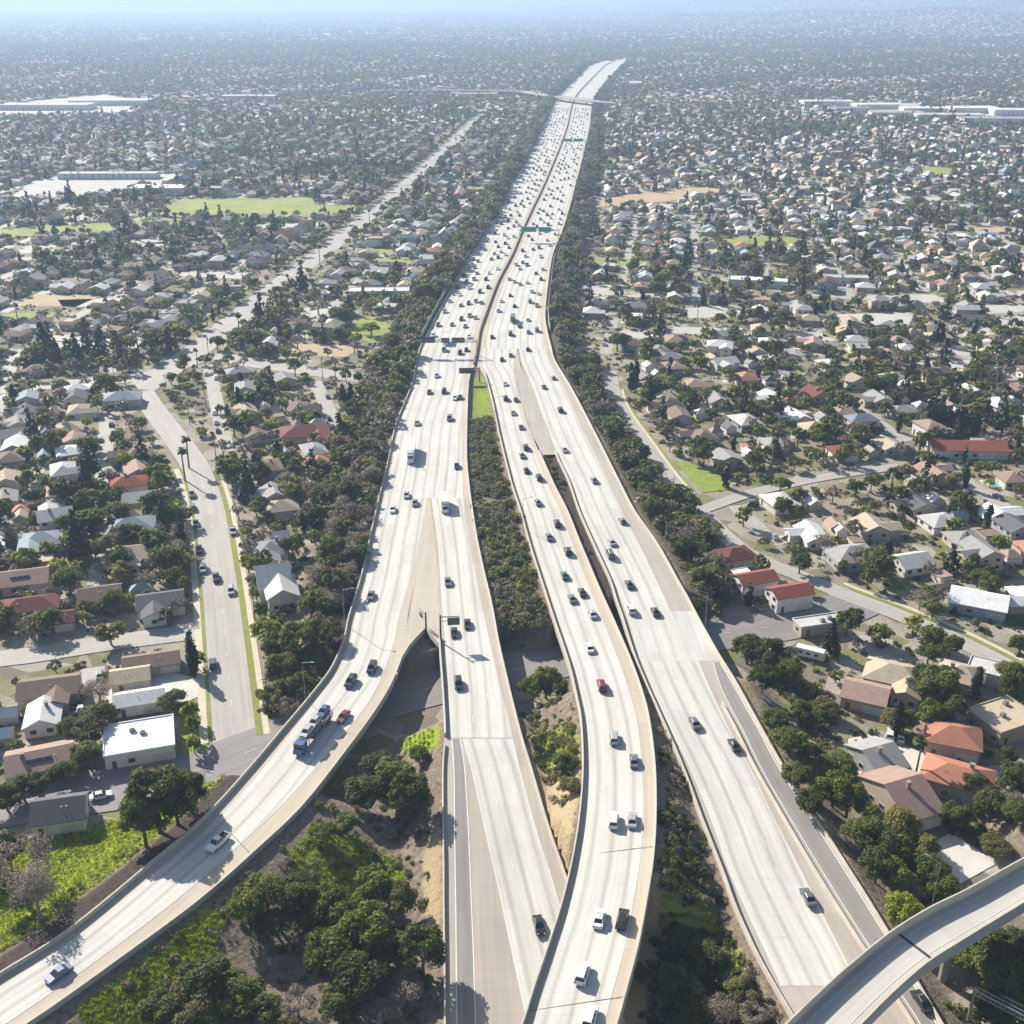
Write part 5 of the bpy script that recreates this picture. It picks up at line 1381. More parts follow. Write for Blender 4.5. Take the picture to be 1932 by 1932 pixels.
# ---- scattered masses with geometry nodes
def scatter(name, pts, rot, scl, idx, forms, label, cat):
    coll = bpy.data.collections.new(name+'_forms')
    for k, me in enumerate(forms):
        coll.objects.link(bpy.data.objects.new(f'{name}_form_{k:02d}', me))
    me = bpy.data.meshes.new(name); me.from_pydata([tuple(p_) for p_ in pts], [], [])
    n = len(pts)
    for nm, tp, arr in (('rot', 'FLOAT', rot), ('idx', 'INT', idx)):
        at_ = me.attributes.new(nm, tp, 'POINT'); at_.data.foreach_set('value', np.asarray(arr, dtype=np.float32 if tp == 'FLOAT' else np.int32))
    at_ = me.attributes.new('scl', 'FLOAT_VECTOR', 'POINT'); at_.data.foreach_set('vector', np.asarray(scl, dtype=np.float32).ravel())
    ng = bpy.data.node_groups.new(name+'_scatter', 'GeometryNodeTree')
    ng.interface.new_socket('Geometry', in_out='INPUT', socket_type='NodeSocketGeometry'); ng.interface.new_socket('Geometry', in_out='OUTPUT', socket_type='NodeSocketGeometry')
    nd, lk = ng.nodes, ng.links
    gi, go = nd.new('NodeGroupInput'), nd.new('NodeGroupOutput')
    mp = nd.new('GeometryNodeMeshToPoints'); lk.new(gi.outputs[0], mp.inputs['Mesh'])
    ci = nd.new('GeometryNodeCollectionInfo'); ci.inputs['Collection'].default_value = coll; ci.inputs['Separate Children'].default_value = True; ci.inputs['Reset Children'].default_value = True
    ip = nd.new('GeometryNodeInstanceOnPoints'); ip.inputs['Pick Instance'].default_value = True
    def na(nm, tp):
        q = nd.new('GeometryNodeInputNamedAttribute'); q.data_type = tp; q.inputs['Name'].default_value = nm; return q.outputs['Attribute']
    cx = nd.new('ShaderNodeCombineXYZ'); lk.new(na('rot', 'FLOAT'), cx.inputs[2])
    e2r = nd.new('FunctionNodeEulerToRotation'); lk.new(cx.outputs[0], e2r.inputs[0])
    lk.new(mp.outputs[0], ip.inputs['Points']); lk.new(ci.outputs[0], ip.inputs['Instance']); lk.new(na('idx', 'INT'), ip.inputs['Instance Index'])
    lk.new(e2r.outputs[0], ip.inputs['Rotation']); lk.new(na('scl', 'FLOAT_VECTOR'), ip.inputs['Scale']); lk.new(ip.outputs[0], go.inputs[0])
    o = link(name, me); md_ = o.modifiers.new('scatter', 'NODES'); md_.node_group = ng
    return stuff(o, label, cat)
FORM = []; FIDX = {}
for k in SPEC:
    FIDX[k] = []
    for cm, tm in proto(k, 2):
        nv = len(cm.vertices); vv = [tuple(v.co) for v in cm.vertices]+[tuple(v.co) for v in tm.vertices]
        ff = [tuple(p_.vertices) for p_ in cm.polygons]+[tuple(i+nv for i in p_.vertices) for p_ in tm.polygons]
        me = mesh_of('tree_form', vv, ff, [cm.materials[0], tm.materials[0]], [0]*len(cm.polygons)+[1]*len(tm.polygons))
        FIDX[k].append(len(FORM)); FORM.append(me)
pts, rot, scl, idx = [], [], [], []
for t in rest_t:
    a, b_ = sc_of(t)
    pts.append((t[0], t[1], t[2]-.1)); rot.append(trng.uniform(0, 6.28)); scl.append((a, a, b_)); idx.append(trng.choice(FIDX[t[5]]))
flat_w = [(k, w) for k, w in YW]
kinds = [k for k, w in YW]; cum = np.cumsum([w for k, w in YW])/sum(w for k, w in YW)
for (y0, y1, st, sm) in ((1900, 3000, 12.0, 1.0), (3000, 5400, 18.5, 1.25), (5400, 11000, 41.0, 2.2), (11000, 22000, 100.0, 4.2)):
    xs, ys = np.meshgrid(np.arange(-.56*y1, .56*y1, st), np.arange(y0, y1, st))
    xs = xs.ravel()+RNG.uniform(-.5, .5, xs.size)*st; ys = ys.ravel()+RNG.uniform(-.5, .5, ys.size)*st
    cl = grove(xs*.8, ys*.6)*1.2
    k = (np.abs(xs) < .5*ys+120) & (RNG.random(xs.size) < .74+.2*cl); xs, ys = xs[k], ys[k]
    k = ((occ(xs, ys) & 11) == 0) & ~((xs > FLx(ys)-4) & (xs < FRx(ys)+4) & (ys < FEND)); xs, ys = xs[k], ys[k]
    hz = hill_z(xs, ys)
    kk = np.searchsorted(cum, RNG.random(xs.size))
    for x, y, z, q in zip(xs, ys, hz, kk):
        kd = kinds[min(q, len(kinds)-1)]
        if kd in ('cypress', 'palm') and sm > 1.5: kd = 'oak'
        s = RNG.uniform(.65, 1.15)*sm
        pts.append((x, y, z-.2)); rot.append(RNG.uniform(0, 6.28)); scl.append((s, s, s*(1.0 if sm < 1.5 else .7))); idx.append(FIDX[kd][0])
scatter('distant_trees', pts, rot, scl, idx, FORM, 'mass of small trees spread through the suburb out to the horizon', 'trees')
# distant houses
def far_house_mat(name, cols):
    m = bpy.data.materials.new(name); nodes, links = nt(m); p = nodes['Principled BSDF']; p.inputs['Roughness'].default_value = .85
    oi = nodes.new('ShaderNodeObjectInfo')
    links.new(ramp(nodes, links, oi.outputs['Random'], [(i/len(cols), c) for i, c in enumerate(cols)], 'CONSTANT'), p.inputs['Base Color'])
    return m
fr = far_house_mat('distant_roofs', [ROOFS[k] for k in ('grey', 'tan', 'pale grey', 'brown', 'white', 'grey', 'dark grey', 'rosy brown', 'pale grey', 'blue grey', 'tan', 'brown', 'tan', 'orange tile', 'grey', 'white')])
fw = far_house_mat('distant_walls', [WALLS[k] for k in ('cream', 'white', 'beige', 'white', 'grey', 'cream', 'pink', 'white')])
HF = []
for k, (L, W) in (('hip', (13, 9)), ('gable', (12, 8.5)), ('ell', (13, 8.5)), ('cross', (12, 8)), ('flat', (13, 10)), ('hip', (15, 10))):
    rf, wl, sd, tp = house_shape(k, L, W, 3.0, .42, wrng); m_ = MB(); m_.v = rf.v+wl.v; m_.f = rf.f+[tuple(i+len(rf.v) for i in f) for f in wl.f]; m_.m = [0]*len(rf.f)+[1]*len(wl.f)
    HF.append(m_.mesh('house_form', [fr, fw]))
KI = {'hip': 0, 'gable': 1, 'ell': 2, 'cross': 3, 'flat': 4}
pts = [(h_['x'], h_['y'], 0) for h_ in REST]; rot = [h_['a'] for h_ in REST]; idx = [KI[h_['kind']] for h_ in REST]; scl = [(h_['L']/13, h_['W']/9, h_['h']/3.0) for h_ in REST]
fhz = hill_z(far_h[:, 0], far_h[:, 1])
for (x, y, a, s), z in zip(far_h, fhz):
    pts.append((x, y, z)); rot.append(a); idx.append(int(RNG.integers(0, 6))); big = 2.6 if RNG.random() < .03 else 1.0
    scl.append((s*big, s*big, s))
scatter('distant_houses', pts, rot, scl, idx, HF, 'mass of small distant houses filling the suburb beyond the nearer rows', 'houses')

# ------------------------------------------------------------------ ground cover
def poly_pts(poly, n, rng):
    xs = [q[0] for q in poly]; ys = [q[1] for q in poly]; out = []
    X = rng.uniform(min(xs), max(xs), n*4); Y = rng.uniform(min(ys), max(ys), n*4); s = in_poly(X, Y, poly)
    return X[s][:n], Y[s][:n]
SH = []
for i, (lm, n) in enumerate((('oak', 170), ('bare', 150), ('olive', 150), ('green', 170), ('mix', 170))):
    V, Fq, C = crown_pts('mound', 300+i, n, .42 if lm != 'bare' else .3); SH.append(np_mesh('shrub_form', V, Fq, [LEAF[lm]]))
tf = []
grng = np.random.default_rng(4)
for lm in ('grass', 'grass', 'olive'):
    V = []; Fq = []
    for k in range(9):
        a = grng.uniform(0, 6.28); r = grng.uniform(0, .35); hh = grng.uniform(.25, .6); w = .07
        x, y = math.cos(a)*r, math.sin(a)*r; tx, ty = x+grng.uniform(-.25, .25), y+grng.uniform(-.25, .25); b_ = len(V)
        V += [(x-w, y-w, 0), (x+w, y+w, 0), (tx, ty, hh)]; Fq.append((b_, b_+1, b_+2))
    tf.append(mesh_of('tuft_form', V, Fq, [LEAF[lm]]))
shp, shi, shs = [], [], []
def shrubs(poly, n, ids, s0, s1):
    X, Y = poly_pts(poly, n, grng); Z = hgt(X, Y)
    for x, y, z in zip(X, Y, Z):
        if occ(np.array([x]), np.array([y]))[0] & 1: continue
        shp.append((x, y, z-.15)); shi.append(int(grng.choice(ids))); s = grng.uniform(s0, s1); shs.append((s, s, s*grng.uniform(.8, 1.3)))
shrubs(px_poly([(888,790),(935,790),(956,883),(975,950),(990,1010),(1015,1090),(1035,1160),(1040,1190),(945,1190),(930,1110),(908,1020),(897,960),(890,883)], 5), 760, (0, 1, 1, 2, 2, 3, 3, 4), .45, 1.0)
shrubs(px_poly([(1044,858),(1073,915),(1090,960),(1150,1090),(1170,1180),(1160,1180),(1125,1090),(1075,970),(1026,862)], 3), 420, (0, 0, 2, 4), .3, .65)
shrubs(px_poly([(1235,1360),(1270,1450),(1330,1600),(1380,1720),(1450,1880),(1470,1990),(1170,1990),(1215,1800),(1245,1640)], 1), 330, (0, 0, 1, 4), .3, .75)
shrubs(px_poly([(938,1150),(1040,1150),(1052,1200),(942,1200)], 4), 90, (0, 0, 1, 4), .4, .8)
shrubs(px_poly([(1050,1380),(1094,1380),(1094,1480),(1060,1490)], 5), 40, (2, 3), .3, .5)
shrubs(px_poly([(960,1320),(1085,1330),(1095,1400),(1085,1500),(1060,1560),(1010,1500),(985,1400)], 3), 130, (1, 2, 3), .25, .5)
shrubs(px_poly([(640,1440),(830,1410),(834,1990),(100,1990),(330,1780),(520,1620)], 1), 420, (0, 1, 1, 2, 3), .2, .5)
shrubs(px_poly([(1425,1250),(1480,1310),(1600,1490),(1735,1690),(1765,1740),(1790,1700),(1680,1540),(1530,1300),(1460,1210)], 1), 380, (0, 1, 2, 3, 3), .3, .75)
shrubs(px_poly([(-20,1830),(250,1625),(450,1460),(440,1450),(240,1600),(-20,1790)], 2), 240, (0, 1, 1), .18, .34)
shrubs(px_poly([(470,1350),(560,1180),(640,1180),(600,1300),(520,1390)], 2), 160, (0, 1, 2), .35, .7)
shrubs(px_poly([(640,1160),(700,940),(760,720),(730,720),(640,940),(580,1140)], 2), 560, (1, 1, 1, 2, 2, 4), .5, 1.0)
shrubs(px_poly([(1060,700),(1130,820),(1290,1080),(1330,1080),(1180,820),(1090,700)], 2), 560, (1, 1, 2, 2, 4), .5, .95)
shrubs(px_poly([(1830,1760),(1990,1680),(2000,1990),(1790,1990),(1760,1850)], 1), 160, (0, 2, 3), .3, .6)
shrubs(px_poly([(1850,1490),(1932,1440),(1960,1520),(1860,1590),(1780,1570)], 1), 90, (0, 2), .3, .6)
# hedges and small bushes in the nearer yards
X = grng.uniform(-760, 800, 100000); Y = grng.uniform(150, 1350, 100000)
k = in_view(X, Y, 60) & ((occ(X, Y) & 27) == 0) & (hgt(X, Y) < 1.0); X, Y = X[k], Y[k]
for x, y in zip(X, Y):
    shp.append((x, y, -.1)); shi.append(int(grng.choice((0, 0, 1, 2, 3, 4)))); s = grng.uniform(.2, .55); shs.append((s, s, s*grng.uniform(.8, 1.4)))
scatter('shrubs', shp, grng.uniform(0, 6.28, len(shp)), shs, shi, SH, 'low shrubs and ground cover on the freeway banks, island and yards', 'shrubs')
gp, gi_ = [], []
ii, jj_ = np.where((GREEN > .35) & (GY < 420) & (GY > 90))
for _ in range(24000):
    q = grng.integers(0, len(ii)); y = GY[ii[q], jj_[q]]+grng.uniform(-.9, .9); x = GX[ii[q], jj_[q]]+grng.uniform(-.5, .5)
    gp.append((x, y, GZ[ii[q], jj_[q]]-.02)); gi_.append(int(grng.choice((0, 0, 1, 2))))
gpa = np.array(gp); k = (occ(gpa[:, 0], gpa[:, 1]) & 3) == 0
gs = grng.uniform(.5, 1.1, k.sum())
scatter('grass', gpa[k], grng.uniform(0, 6.28, k.sum()), np.column_stack([gs, gs, gs*.8]), np.array(gi_)[k], tf, 'bright green weeds and grass beside the ramps', 'grass')

# ------------------------------------------------------------------ vehicles
PAINT = {'white': (.72, .72, .71), 'silver': (.42, .43, .44), 'grey': (.16, .165, .17), 'black': (.018, .018, .02), 'dark red': (.16, .012, .015), 'blue': (.05, .10, .25), 'dark blue': (.02, .03, .08), 'tan': (.33, .28, .2), 'green': (.03, .10, .07)}
PMt = {}
for k, c in PAINT.items():
    m = bpy.data.materials.new('car_paint_'+k.replace(' ', '_')); nodes, links = nt(m); p = nodes['Principled BSDF']
    p.inputs['Base Color'].default_value = (*c, 1); p.inputs['Roughness'].default_value = .35; p.inputs['Metallic'].default_value = .3 if k in ('silver', 'grey') else 0
    p.inputs['Coat Weight'].default_value = .6; p.inputs['Coat Roughness'].default_value = .08
    PMt[k] = m
def extr(mb, prof, hw0, hw1, zsplit, m=0):
    """side profile (y,z) extruded across x; points above zsplit are drawn in to hw1"""
    n = len(prof); V = []
    for s in (-1, 1):
        for y, z in prof: V.append((s*(hw1 if z > zsplit else hw0), y, z))
    fs = [tuple(range(n-1, -1, -1)), tuple(range(n, 2*n))]+[(i, (i+1) % n, (i+1) % n+n, i+n) for i in range(n)]
    mb.add(V, fs, m)
CARS = {}
def car_def(kind):
    """returns (body profile, cabin base, cabin top, wheels)"""
    return {
     'sedan': dict(prof=[(2.32,.30),(2.36,.55),(2.2,.74),(1.15,.93),(-1.5,.97),(-2.25,.93),(-2.36,.62),(-2.32,.30)], cb=(1.2,-1.65,.92), ct=(.35,-1.0,1.44), hw=.9, wy=(1.42,-1.4), len=4.7),
     'hatchback': dict(prof=[(2.0,.30),(2.05,.58),(1.9,.78),(1.0,.98),(-1.9,1.0),(-2.0,.6),(-1.98,.30)], cb=(1.1,-1.95,.95), ct=(.3,-1.5,1.5), hw=.87, wy=(1.25,-1.25), len=4.0),
     'suv': dict(prof=[(2.35,.36),(2.4,.72),(2.25,1.0),(1.2,1.12),(-2.3,1.16),(-2.4,.75),(-2.35,.36)], cb=(1.25,-2.32,1.12), ct=(.6,-2.05,1.78), hw=.97, wy=(1.45,-1.45), len=4.8),
     'van': dict(prof=[(2.5,.35),(2.55,.8),(2.3,1.1),(1.75,1.2),(-2.5,1.2),(-2.5,.35)], cb=(2.2,-2.5,1.18), ct=(1.3,-2.4,2.05), hw=.98, wy=(1.6,-1.6), len=5.1),
     'pickup': dict(prof=[(2.75,.40),(2.8,.8),(2.65,1.06),(1.35,1.14),(-.75,1.16),(-2.75,1.16),(-2.8,.8),(-2.75,.40)], cb=(1.4,-.7,1.14), ct=(.75,-.5,1.84), hw=.99, wy=(1.75,-1.7), len=5.6),
    }[kind]
def wheel_mesh():
    t = MB(); t.cyl((-.11, 0, 0), (.11, 0, 0), .33, .33, 14); r = MB(); r.cyl((-.12, 0, 0), (.12, 0, 0), .2, .2, 10)
    return t.mesh('wheel', [M['tyre']]), r.mesh('rim', [M['rim']])
WHEEL, RIM = wheel_mesh()
lm_ = MB(); lm_.box(-.16, .16, -.03, .05, -.07, .07); HL = lm_.mesh('headlight', [M['lamp']]); TLm = lm_.mesh('tail_light', [M['tail']])
def car_meshes(kind):
    if kind in CARS: return CARS[kind]
    d = car_def(kind); hw = d['hw']
    b = MB(); extr(b, d['prof'], hw, hw*.93, .85)
    g = MB(); (y0, y1, z0), (t0, t1, z1) = d['cb'], d['ct']
    g.frustum((-hw*.9, hw*.9, y1, y0, z0-.04), (-hw*.72, hw*.72, t1, t0, z1))
    r = MB(); r.frustum((-hw*.73, hw*.73, t1-.03, t0+.03, z1-.02), (-hw*.62, hw*.62, t1+.15, t0-.12, z1+.06))
    for s in (-1, 1):      # roof pillars
        for (ya, yb) in ((y0-.02, t0), (y1+.04, t1), ((y0+y1)/2-.1, (t0+t1)/2-.1)):
            r.cyl((s*hw*.905, ya, z0-.02), (s*hw*.73, yb, z1), .06, .05, 4)
    if kind == 'pickup':
        b.box(-hw*.8, hw*.8, -2.62, -.85, 1.17, 1.18, 1)
    CARS[kind] = (b.v, b.f, b.m, g.mesh('window_glass', [M['glass']]), r, d)
    return CARS[kind]
CM = {}
def car_kit(kind, col):
    if (kind, col) not in CM:
        bv, bf, bm, g, r, d = car_meshes(kind)
        CM[kind, col] = (mesh_of('body', bv, bf, [PMt[col], M['tyre']], bm), g, r.mesh('roof', [PMt[col]]), d)
    return CM[kind, col]
SM = {}
def small_car_mesh(kind, col):
    if (kind, col) not in SM:
        bv, bf, bm, g, r, d = car_meshes(kind); m_ = MB(); m_.add(bv, bf, 0)
        m_.add([tuple(v.co) for v in g.vertices], [tuple(p_.vertices) for p_ in g.polygons], 1); m_.add(r.v, r.f, 0)
        for s in (-1, 1):
            for wy in d['wy']: m_.cyl((s*(d['hw']-.2), wy, .33), (s*(d['hw']+.01), wy, .33), .33, .33, 8, 2)
        SM[kind, col] = m_.mesh('car', [PMt[col], M['glass'], M['tyre']])
    return SM[kind, col]
KS = {'sedan': 'sedan', 'hatchback': 'hatchback', 'suv': 'sport utility car', 'van': 'van', 'pickup': 'pickup truck'}
NCAR = [0]
def put_car(x, y, z, head, kind, col, place, near=True, group='vehicles on the freeway', fixed=None):
    NCAR[0] += 1
    nm = {'sedan': 'sedan', 'hatchback': 'hatchback', 'suv': 'sport_utility_car', 'van': 'van', 'pickup': 'pickup_truck'}[kind]
    rz = math.atan2(-head[0], head[1])
    if not near:
        o = link(nm, small_car_mesh(kind, col), None, (x, y, z), rz)
        return thing(o, f'{col} {KS[kind]}', 'car' if kind not in ('van', 'pickup') else KS[kind].split()[0], place, (x, y), group, fixed)
    bm, g, r, d = car_kit(kind, col)
    o = link(nm, None, None, (x, y, z), rz)
    link('body', bm, o); link('window_glass', g, o); link('roof', r, o)
    for s in (-1, 1):
        for wy in d['wy']:
            w = link('wheel', WHEEL, o, (s*(d['hw']-.1), wy, .33)); link('rim', RIM, w)
        link('headlight', HL, o, (s*d['hw']*.68, d['len']/2-.02, .68)); t = link('tail_light', TLm, o, (s*d['hw']*.72, -d['len']/2+.0, .8))
    return thing(o, f'{col} {KS[kind]}', 'car' if kind not in ('van', 'pickup') else KS[kind].split()[0], place, (x, y), group, fixed)
def road_at(b, u, v):
    """place and heading on a road for a picture point"""
    z = 6.0
    for _ in range(4):
        x, y = G(u, v, z); k = int(np.argmin(np.hypot(b.C[:, 0]-x, b.C[:, 1]-y))); z = float(b.Z[k])
    k2 = min(len(b.Z)-2, max(1, k)); f = np.dot(np.array([x, y])-b.C[k2], b.T[k2]); n = k2+1 if f > 0 else k2-1
    dz = b.Z[n]-b.Z[k2]; dl = np.linalg.norm(b.C[n]-b.C[k2]); z = float(b.Z[k2]+dz*min(1, abs(f)/dl)); x, y = G(u, v, z)
    return x, y, z+.035, b.T[k2]
PL = {'A': 'on the left carriageway', 'A1': 'on the left ramp', 'A2': 'on the straight lanes', 'C': 'on the curved flyover', 'D': 'on the right lanes', 'B': 'on the right carriageway'}
crng = random.Random(9)
NEARCARS = {
 'A1': [(112,1842,'sedan','blue'),(412,1594,'pickup','white'),(648,1356,'sedan','dark red'),(662,1290,'suv','black'),(702,1264,'suv','black'),(700,1127,'sedan','grey')],
 'A': [(783,952,'sedan','grey'),(741,964,'sedan','white'),(767,937,'sedan','silver'),(862,882,'sedan','black'),(848,792,'suv','grey'),(787,801,'sedan','tan'),(810,742,'sedan','dark red'),(838,741,'suv','black'),
       (868,752,'sedan','black'),(824,711,'sedan','silver'),(858,753,'sedan','white'),(868,668,'suv','black'),(880,662,'sedan','black'),(838,662,'van','silver')],
 'A2': [(845,1101,'sedan','grey'),(857,1197,'sedan','black'),(882,1181,'sedan','black'),(865,1294,'suv','black'),(1017,1750,'sedan','black')],
 'C': [(1099,1842,'suv','white'),(1113,1925,'suv','white'),(1131,1738,'sedan','white'),(1174,1740,'suv','black'),(1158,1553,'suv','white'),(1193,1552,'sedan','silver'),(1196,1440,'sedan','grey'),(1158,1397,'suv','silver'),
       (1135,1298,'suv','dark red'),(1112,1226,'sedan','white'),(1118,1162,'sedan','silver'),(1079,1133,'sedan','grey'),(1098,1121,'sedan','black'),(1065,1089,'sedan','green'),(1071,1044,'suv','black'),(1036,1016,'sedan','grey'),
       (1051,991,'suv','black'),(1015,951,'sedan','grey'),(1017,904,'suv','black'),(993,890,'sedan','black'),(985,862,'sedan','grey'),(992,847,'suv','black'),(983,808,'sedan','grey'),(968,781,'sedan','silver'),(954,754,'suv','black'),
       (973,756,'sedan','grey'),(953,726,'sedan','white'),(947,680,'sedan','black'),(964,672,'sedan','grey')],
 'D': [(1524,1697,'sedan','grey'),(1385,1410,'sedan','black'),(1310,1368,'sedan','grey'),(1236,1158,'sedan','black'),(1190,1154,'suv','white'),(1187,1106,'sedan','black'),(1151,1050,'van','grey'),(1154,1026,'sedan','silver'),
       (1174,986,'hatchback','grey'),(1121,909,'sedan','grey'),(1065,851,'sedan','silver'),(1057,776,'suv','black'),(1026,732,'sedan','grey'),(1044,715,'hatchback','tan'),(996,661,'sedan','black')],
}
TAKEN = []
for key, lst in NEARCARS.items():
    for (u, v, k, c) in lst:
        x, y, z, t = road_at(RB[key], u, v)
        hd = -t if key in ('C', 'D', 'B') else t
        near = depth_of(x, y) < 420
        put_car(x, y, z, hd, k, c, PL[key], near); TAKEN.append((x, y))
x, y, z, t = road_at(RB['D'], 1738, 1893); put_car(x, y, z, -t, 'sedan', 'black', None, True, fixed='black sedan on the side road below the corner overpass')
# big vehicles
def wheels(o, xs, ys, r=.5):
    for s in xs:
        for y_ in ys:
            w = link('wheel', WHEEL, o, (s, y_, r)); w.scale = (1.4, r/.33, r/.33); link('rim', RIM, w)
def semi(u, v, key, col, fixed, L=14.0):
    x, y, z, t = road_at(RB[key], u, v); hd = -t if key in ('C', 'D', 'B') else t
    o = link('semi_trailer_truck', None, None, (x, y, z), math.atan2(-hd[0], hd[1]))
    b = MB(); b.box(-1.28, 1.28, -L/2, L/2-1.0, 1.15, 4.0); b.build('trailer', PMt['white'], o)
    c = MB(); c.box(-1.15, 1.15, L/2+.0, L/2+2.0, .6, 3.3); c.frustum((-1.15, 1.15, L/2+2.0, L/2+2.9, .6), (-1.05, 1.05, L/2+2.0, L/2+2.6, 2.0)); c.frustum((-1.1, 1.1, L/2+.1, L/2+1.7, 3.3), (-1.0, 1.0, L/2+.1, L/2+.9, 3.9)); c.build('cab', PMt[col], o)
    g = MB(); g.box(-1.0, 1.0, L/2+2.0, L/2+2.03, 2.1, 3.0); g.build('windshield', M['glass'], o)
    ch_ = MB(); ch_.box(-.5, .5, -L/2+.5, L/2+2.2, .75, 1.12); ch_.build('chassis', M['darksteel'], o)
    wheels(o, (-1.05, 1.05), (-L/2+1.2, -L/2+2.5, L/2-.2, L/2+1.9)); TAKEN.append((x, y))
    thing(o, '', 'truck', '', (x, y), 'vehicles on the freeway', fixed)
def box_truck(u, v, key, col, fixed, L=9.0, bh=3.5):
    x, y, z, t = road_at(RB[key], u, v); hd = -t if key in ('C', 'D', 'B') else t
    o = link('box_truck', None, None, (x, y, z), math.atan2(-hd[0], hd[1]))
    b = MB(); b.box(-1.25, 1.25, -L/2, L/2-2.2, .95, bh); b.build('cargo_box', PMt[col], o)
    c = MB(); c.frustum((-1.1, 1.1, L/2-2.1, L/2, .5), (-1.05, 1.05, L/2-2.1, L/2-.2, 1.4)); c.frustum((-1.05, 1.05, L/2-2.1, L/2-.25, 1.4), (-.95, .95, L/2-2.1, L/2-.9, 2.4)); c.build('cab', PMt['white'], o)
    g = MB(); g.add([(-.9, L/2-.3, 1.5), (.9, L/2-.3, 1.5), (.85, L/2-.78, 2.25), (-.85, L/2-.78, 2.25)], [(0, 1, 2, 3)]); g.build('windshield', M['glass'], o)
    ch_ = MB(); ch_.box(-.5, .5, -L/2+.3, L/2-.4, .55, .93); ch_.build('chassis', M['darksteel'], o)
    wheels(o, (-1.05, 1.05), (-L/2+1.6, L/2-1.1), .45); TAKEN.append((x, y))
    thing(o, '', 'truck', '', (x, y), 'vehicles on the freeway', fixed)
semi(777, 858, 'A', 'white', 'white semi trailer truck on the left carriageway before the split')
box_truck(839, 958, 'A2', 'white', 'long white box truck just past the split on the straight lanes', 10.5, 3.6)
box_truck(968, 606, 'B', 'green', 'green box truck on the right carriageway', 9.5, 3.5)
box_truck(842, 648, 'A', 'white', 'white box truck near the left side of the left carriageway', 9, 3.5)
def carrier(u, v):
    x, y, z, t = road_at(RB['A1'], u, v); rz = math.atan2(-t[0], t[1]); o = link('car_carrier_truck', None, None, (x, y, z), rz); L = 13
    f = MB()
    for zz in (1.0, 2.75): f.box(-1.2, 1.2, -L/2, L/2-.4, zz-.1, zz)
    f.build('deck_frame', M['steel'], o)
    for s in (-1, 1):
        for y_ in (-L/2+.3, -2, 2, L/2-.8):
            q = MB(); q.box(s*1.15-.07, s*1.15+.07, y_-.07, y_+.07, 1.0, 2.66); q.build('post', M['steel'], o)
    c = MB(); c.box(-1.15, 1.15, L/2, L/2+2.2, .6, 2.9); c.frustum((-1.1, 1.1, L/2+2.2, L/2+2.9, .6), (-1.0, 1.0, L/2+2.2, L/2+2.6, 1.8)); c.build('cab', PMt['blue'], o)
    g = MB(); g.box(-1.0, 1.0, L/2+2.2, L/2+2.23, 1.9, 2.7); g.build('windshield', M['glass'], o)
    ch_ = MB(); ch_.box(-.5, .5, -L/2+.5, L/2+2, .6, .88); ch_.build('chassis', M['darksteel'], o)
    wheels(o, (-1.0, 1.0), (-L/2+1.5, -L/2+2.6, L/2+1.6), .45); TAKEN.append((x, y))
    thing(o, '', 'truck', '', (x, y), 'vehicles on the freeway', 'blue cabbed car carrier truck loaded with cars on the left ramp')
    c_, s_ = math.cos(rz), math.sin(rz)
    say = {(1.0, -4.1): 'lower deck rear', (1.0, .6): 'lower deck middle', (2.75, -4.1): 'upper deck rear', (2.75, .4): 'upper deck middle', (2.75, 4.4): 'upper deck front'}
    for (zz, yy), w in say.items():
        put_car(x-s_*yy, y+c_*yy, z+zz, t, 'sedan' if zz < 2 else 'hatchback', crng.choice(('white', 'silver', 'blue', 'white')), None, True, 'cars on the car carrier', f'car carried on the {w} of the car carrier truck')
carrier(597, 1384)
# streams of traffic farther up, lane by lane
ORDL = ['first', 'second', 'third', 'fourth', 'fifth', 'sixth']
COLW = [('white', .26), ('silver', .2), ('grey', .2), ('black', .2), ('dark red', .05), ('blue', .04), ('tan', .03), ('dark blue', .02)]
far_cars = []
def stream(key, nl, v0, v1, head, gap0, gap1, say):
    b = RB[key+'_lane']; i0, i1 = rng_v(b, v0, v1); S = b.S
    for ln in range(nl):
        f = (ln+.5)/nl; s = S[i0]+crng.uniform(0, 20)
        fromm = (nl-1-ln) if key == 'A' else ln
        while s < S[i1-1]:
            k = min(len(S)-2, max(1, int(np.searchsorted(S, s))))
            w_ = (s-S[k-1])/(S[k]-S[k-1]); c0 = b.L[k-1]*(1-f)+b.R[k-1]*f; c1 = b.L[k]*(1-f)+b.R[k]*f; q = c0*(1-w_)+c1*w_
            z = float(b.Z[k-1]*(1-w_)+b.Z[k]*w_)
            if not any(abs(q[0]-a)+abs(q[1]-b2_) < 7 for a, b2_ in TAKEN[-400:]):
                kd = crng.choice(('sedan', 'sedan', 'suv', 'hatchback', 'van', 'pickup', 'suv')); col = crng.choices([a for a, _ in COLW], [b_ for _, b_ in COLW])[0]
                far_cars.append((q[0], q[1], z+.02, b.T[k]*head, kd, col, f'in {ORDL[fromm]} lane from the median, {say}')); TAKEN.append((q[0], q[1]))
            s += crng.uniform(gap0, gap1)
stream('A', 6, 205, 655, 1, 16, 48, 'oncoming side'); stream('B', 6, 205, 645, -1, 18, 60, 'outgoing side')
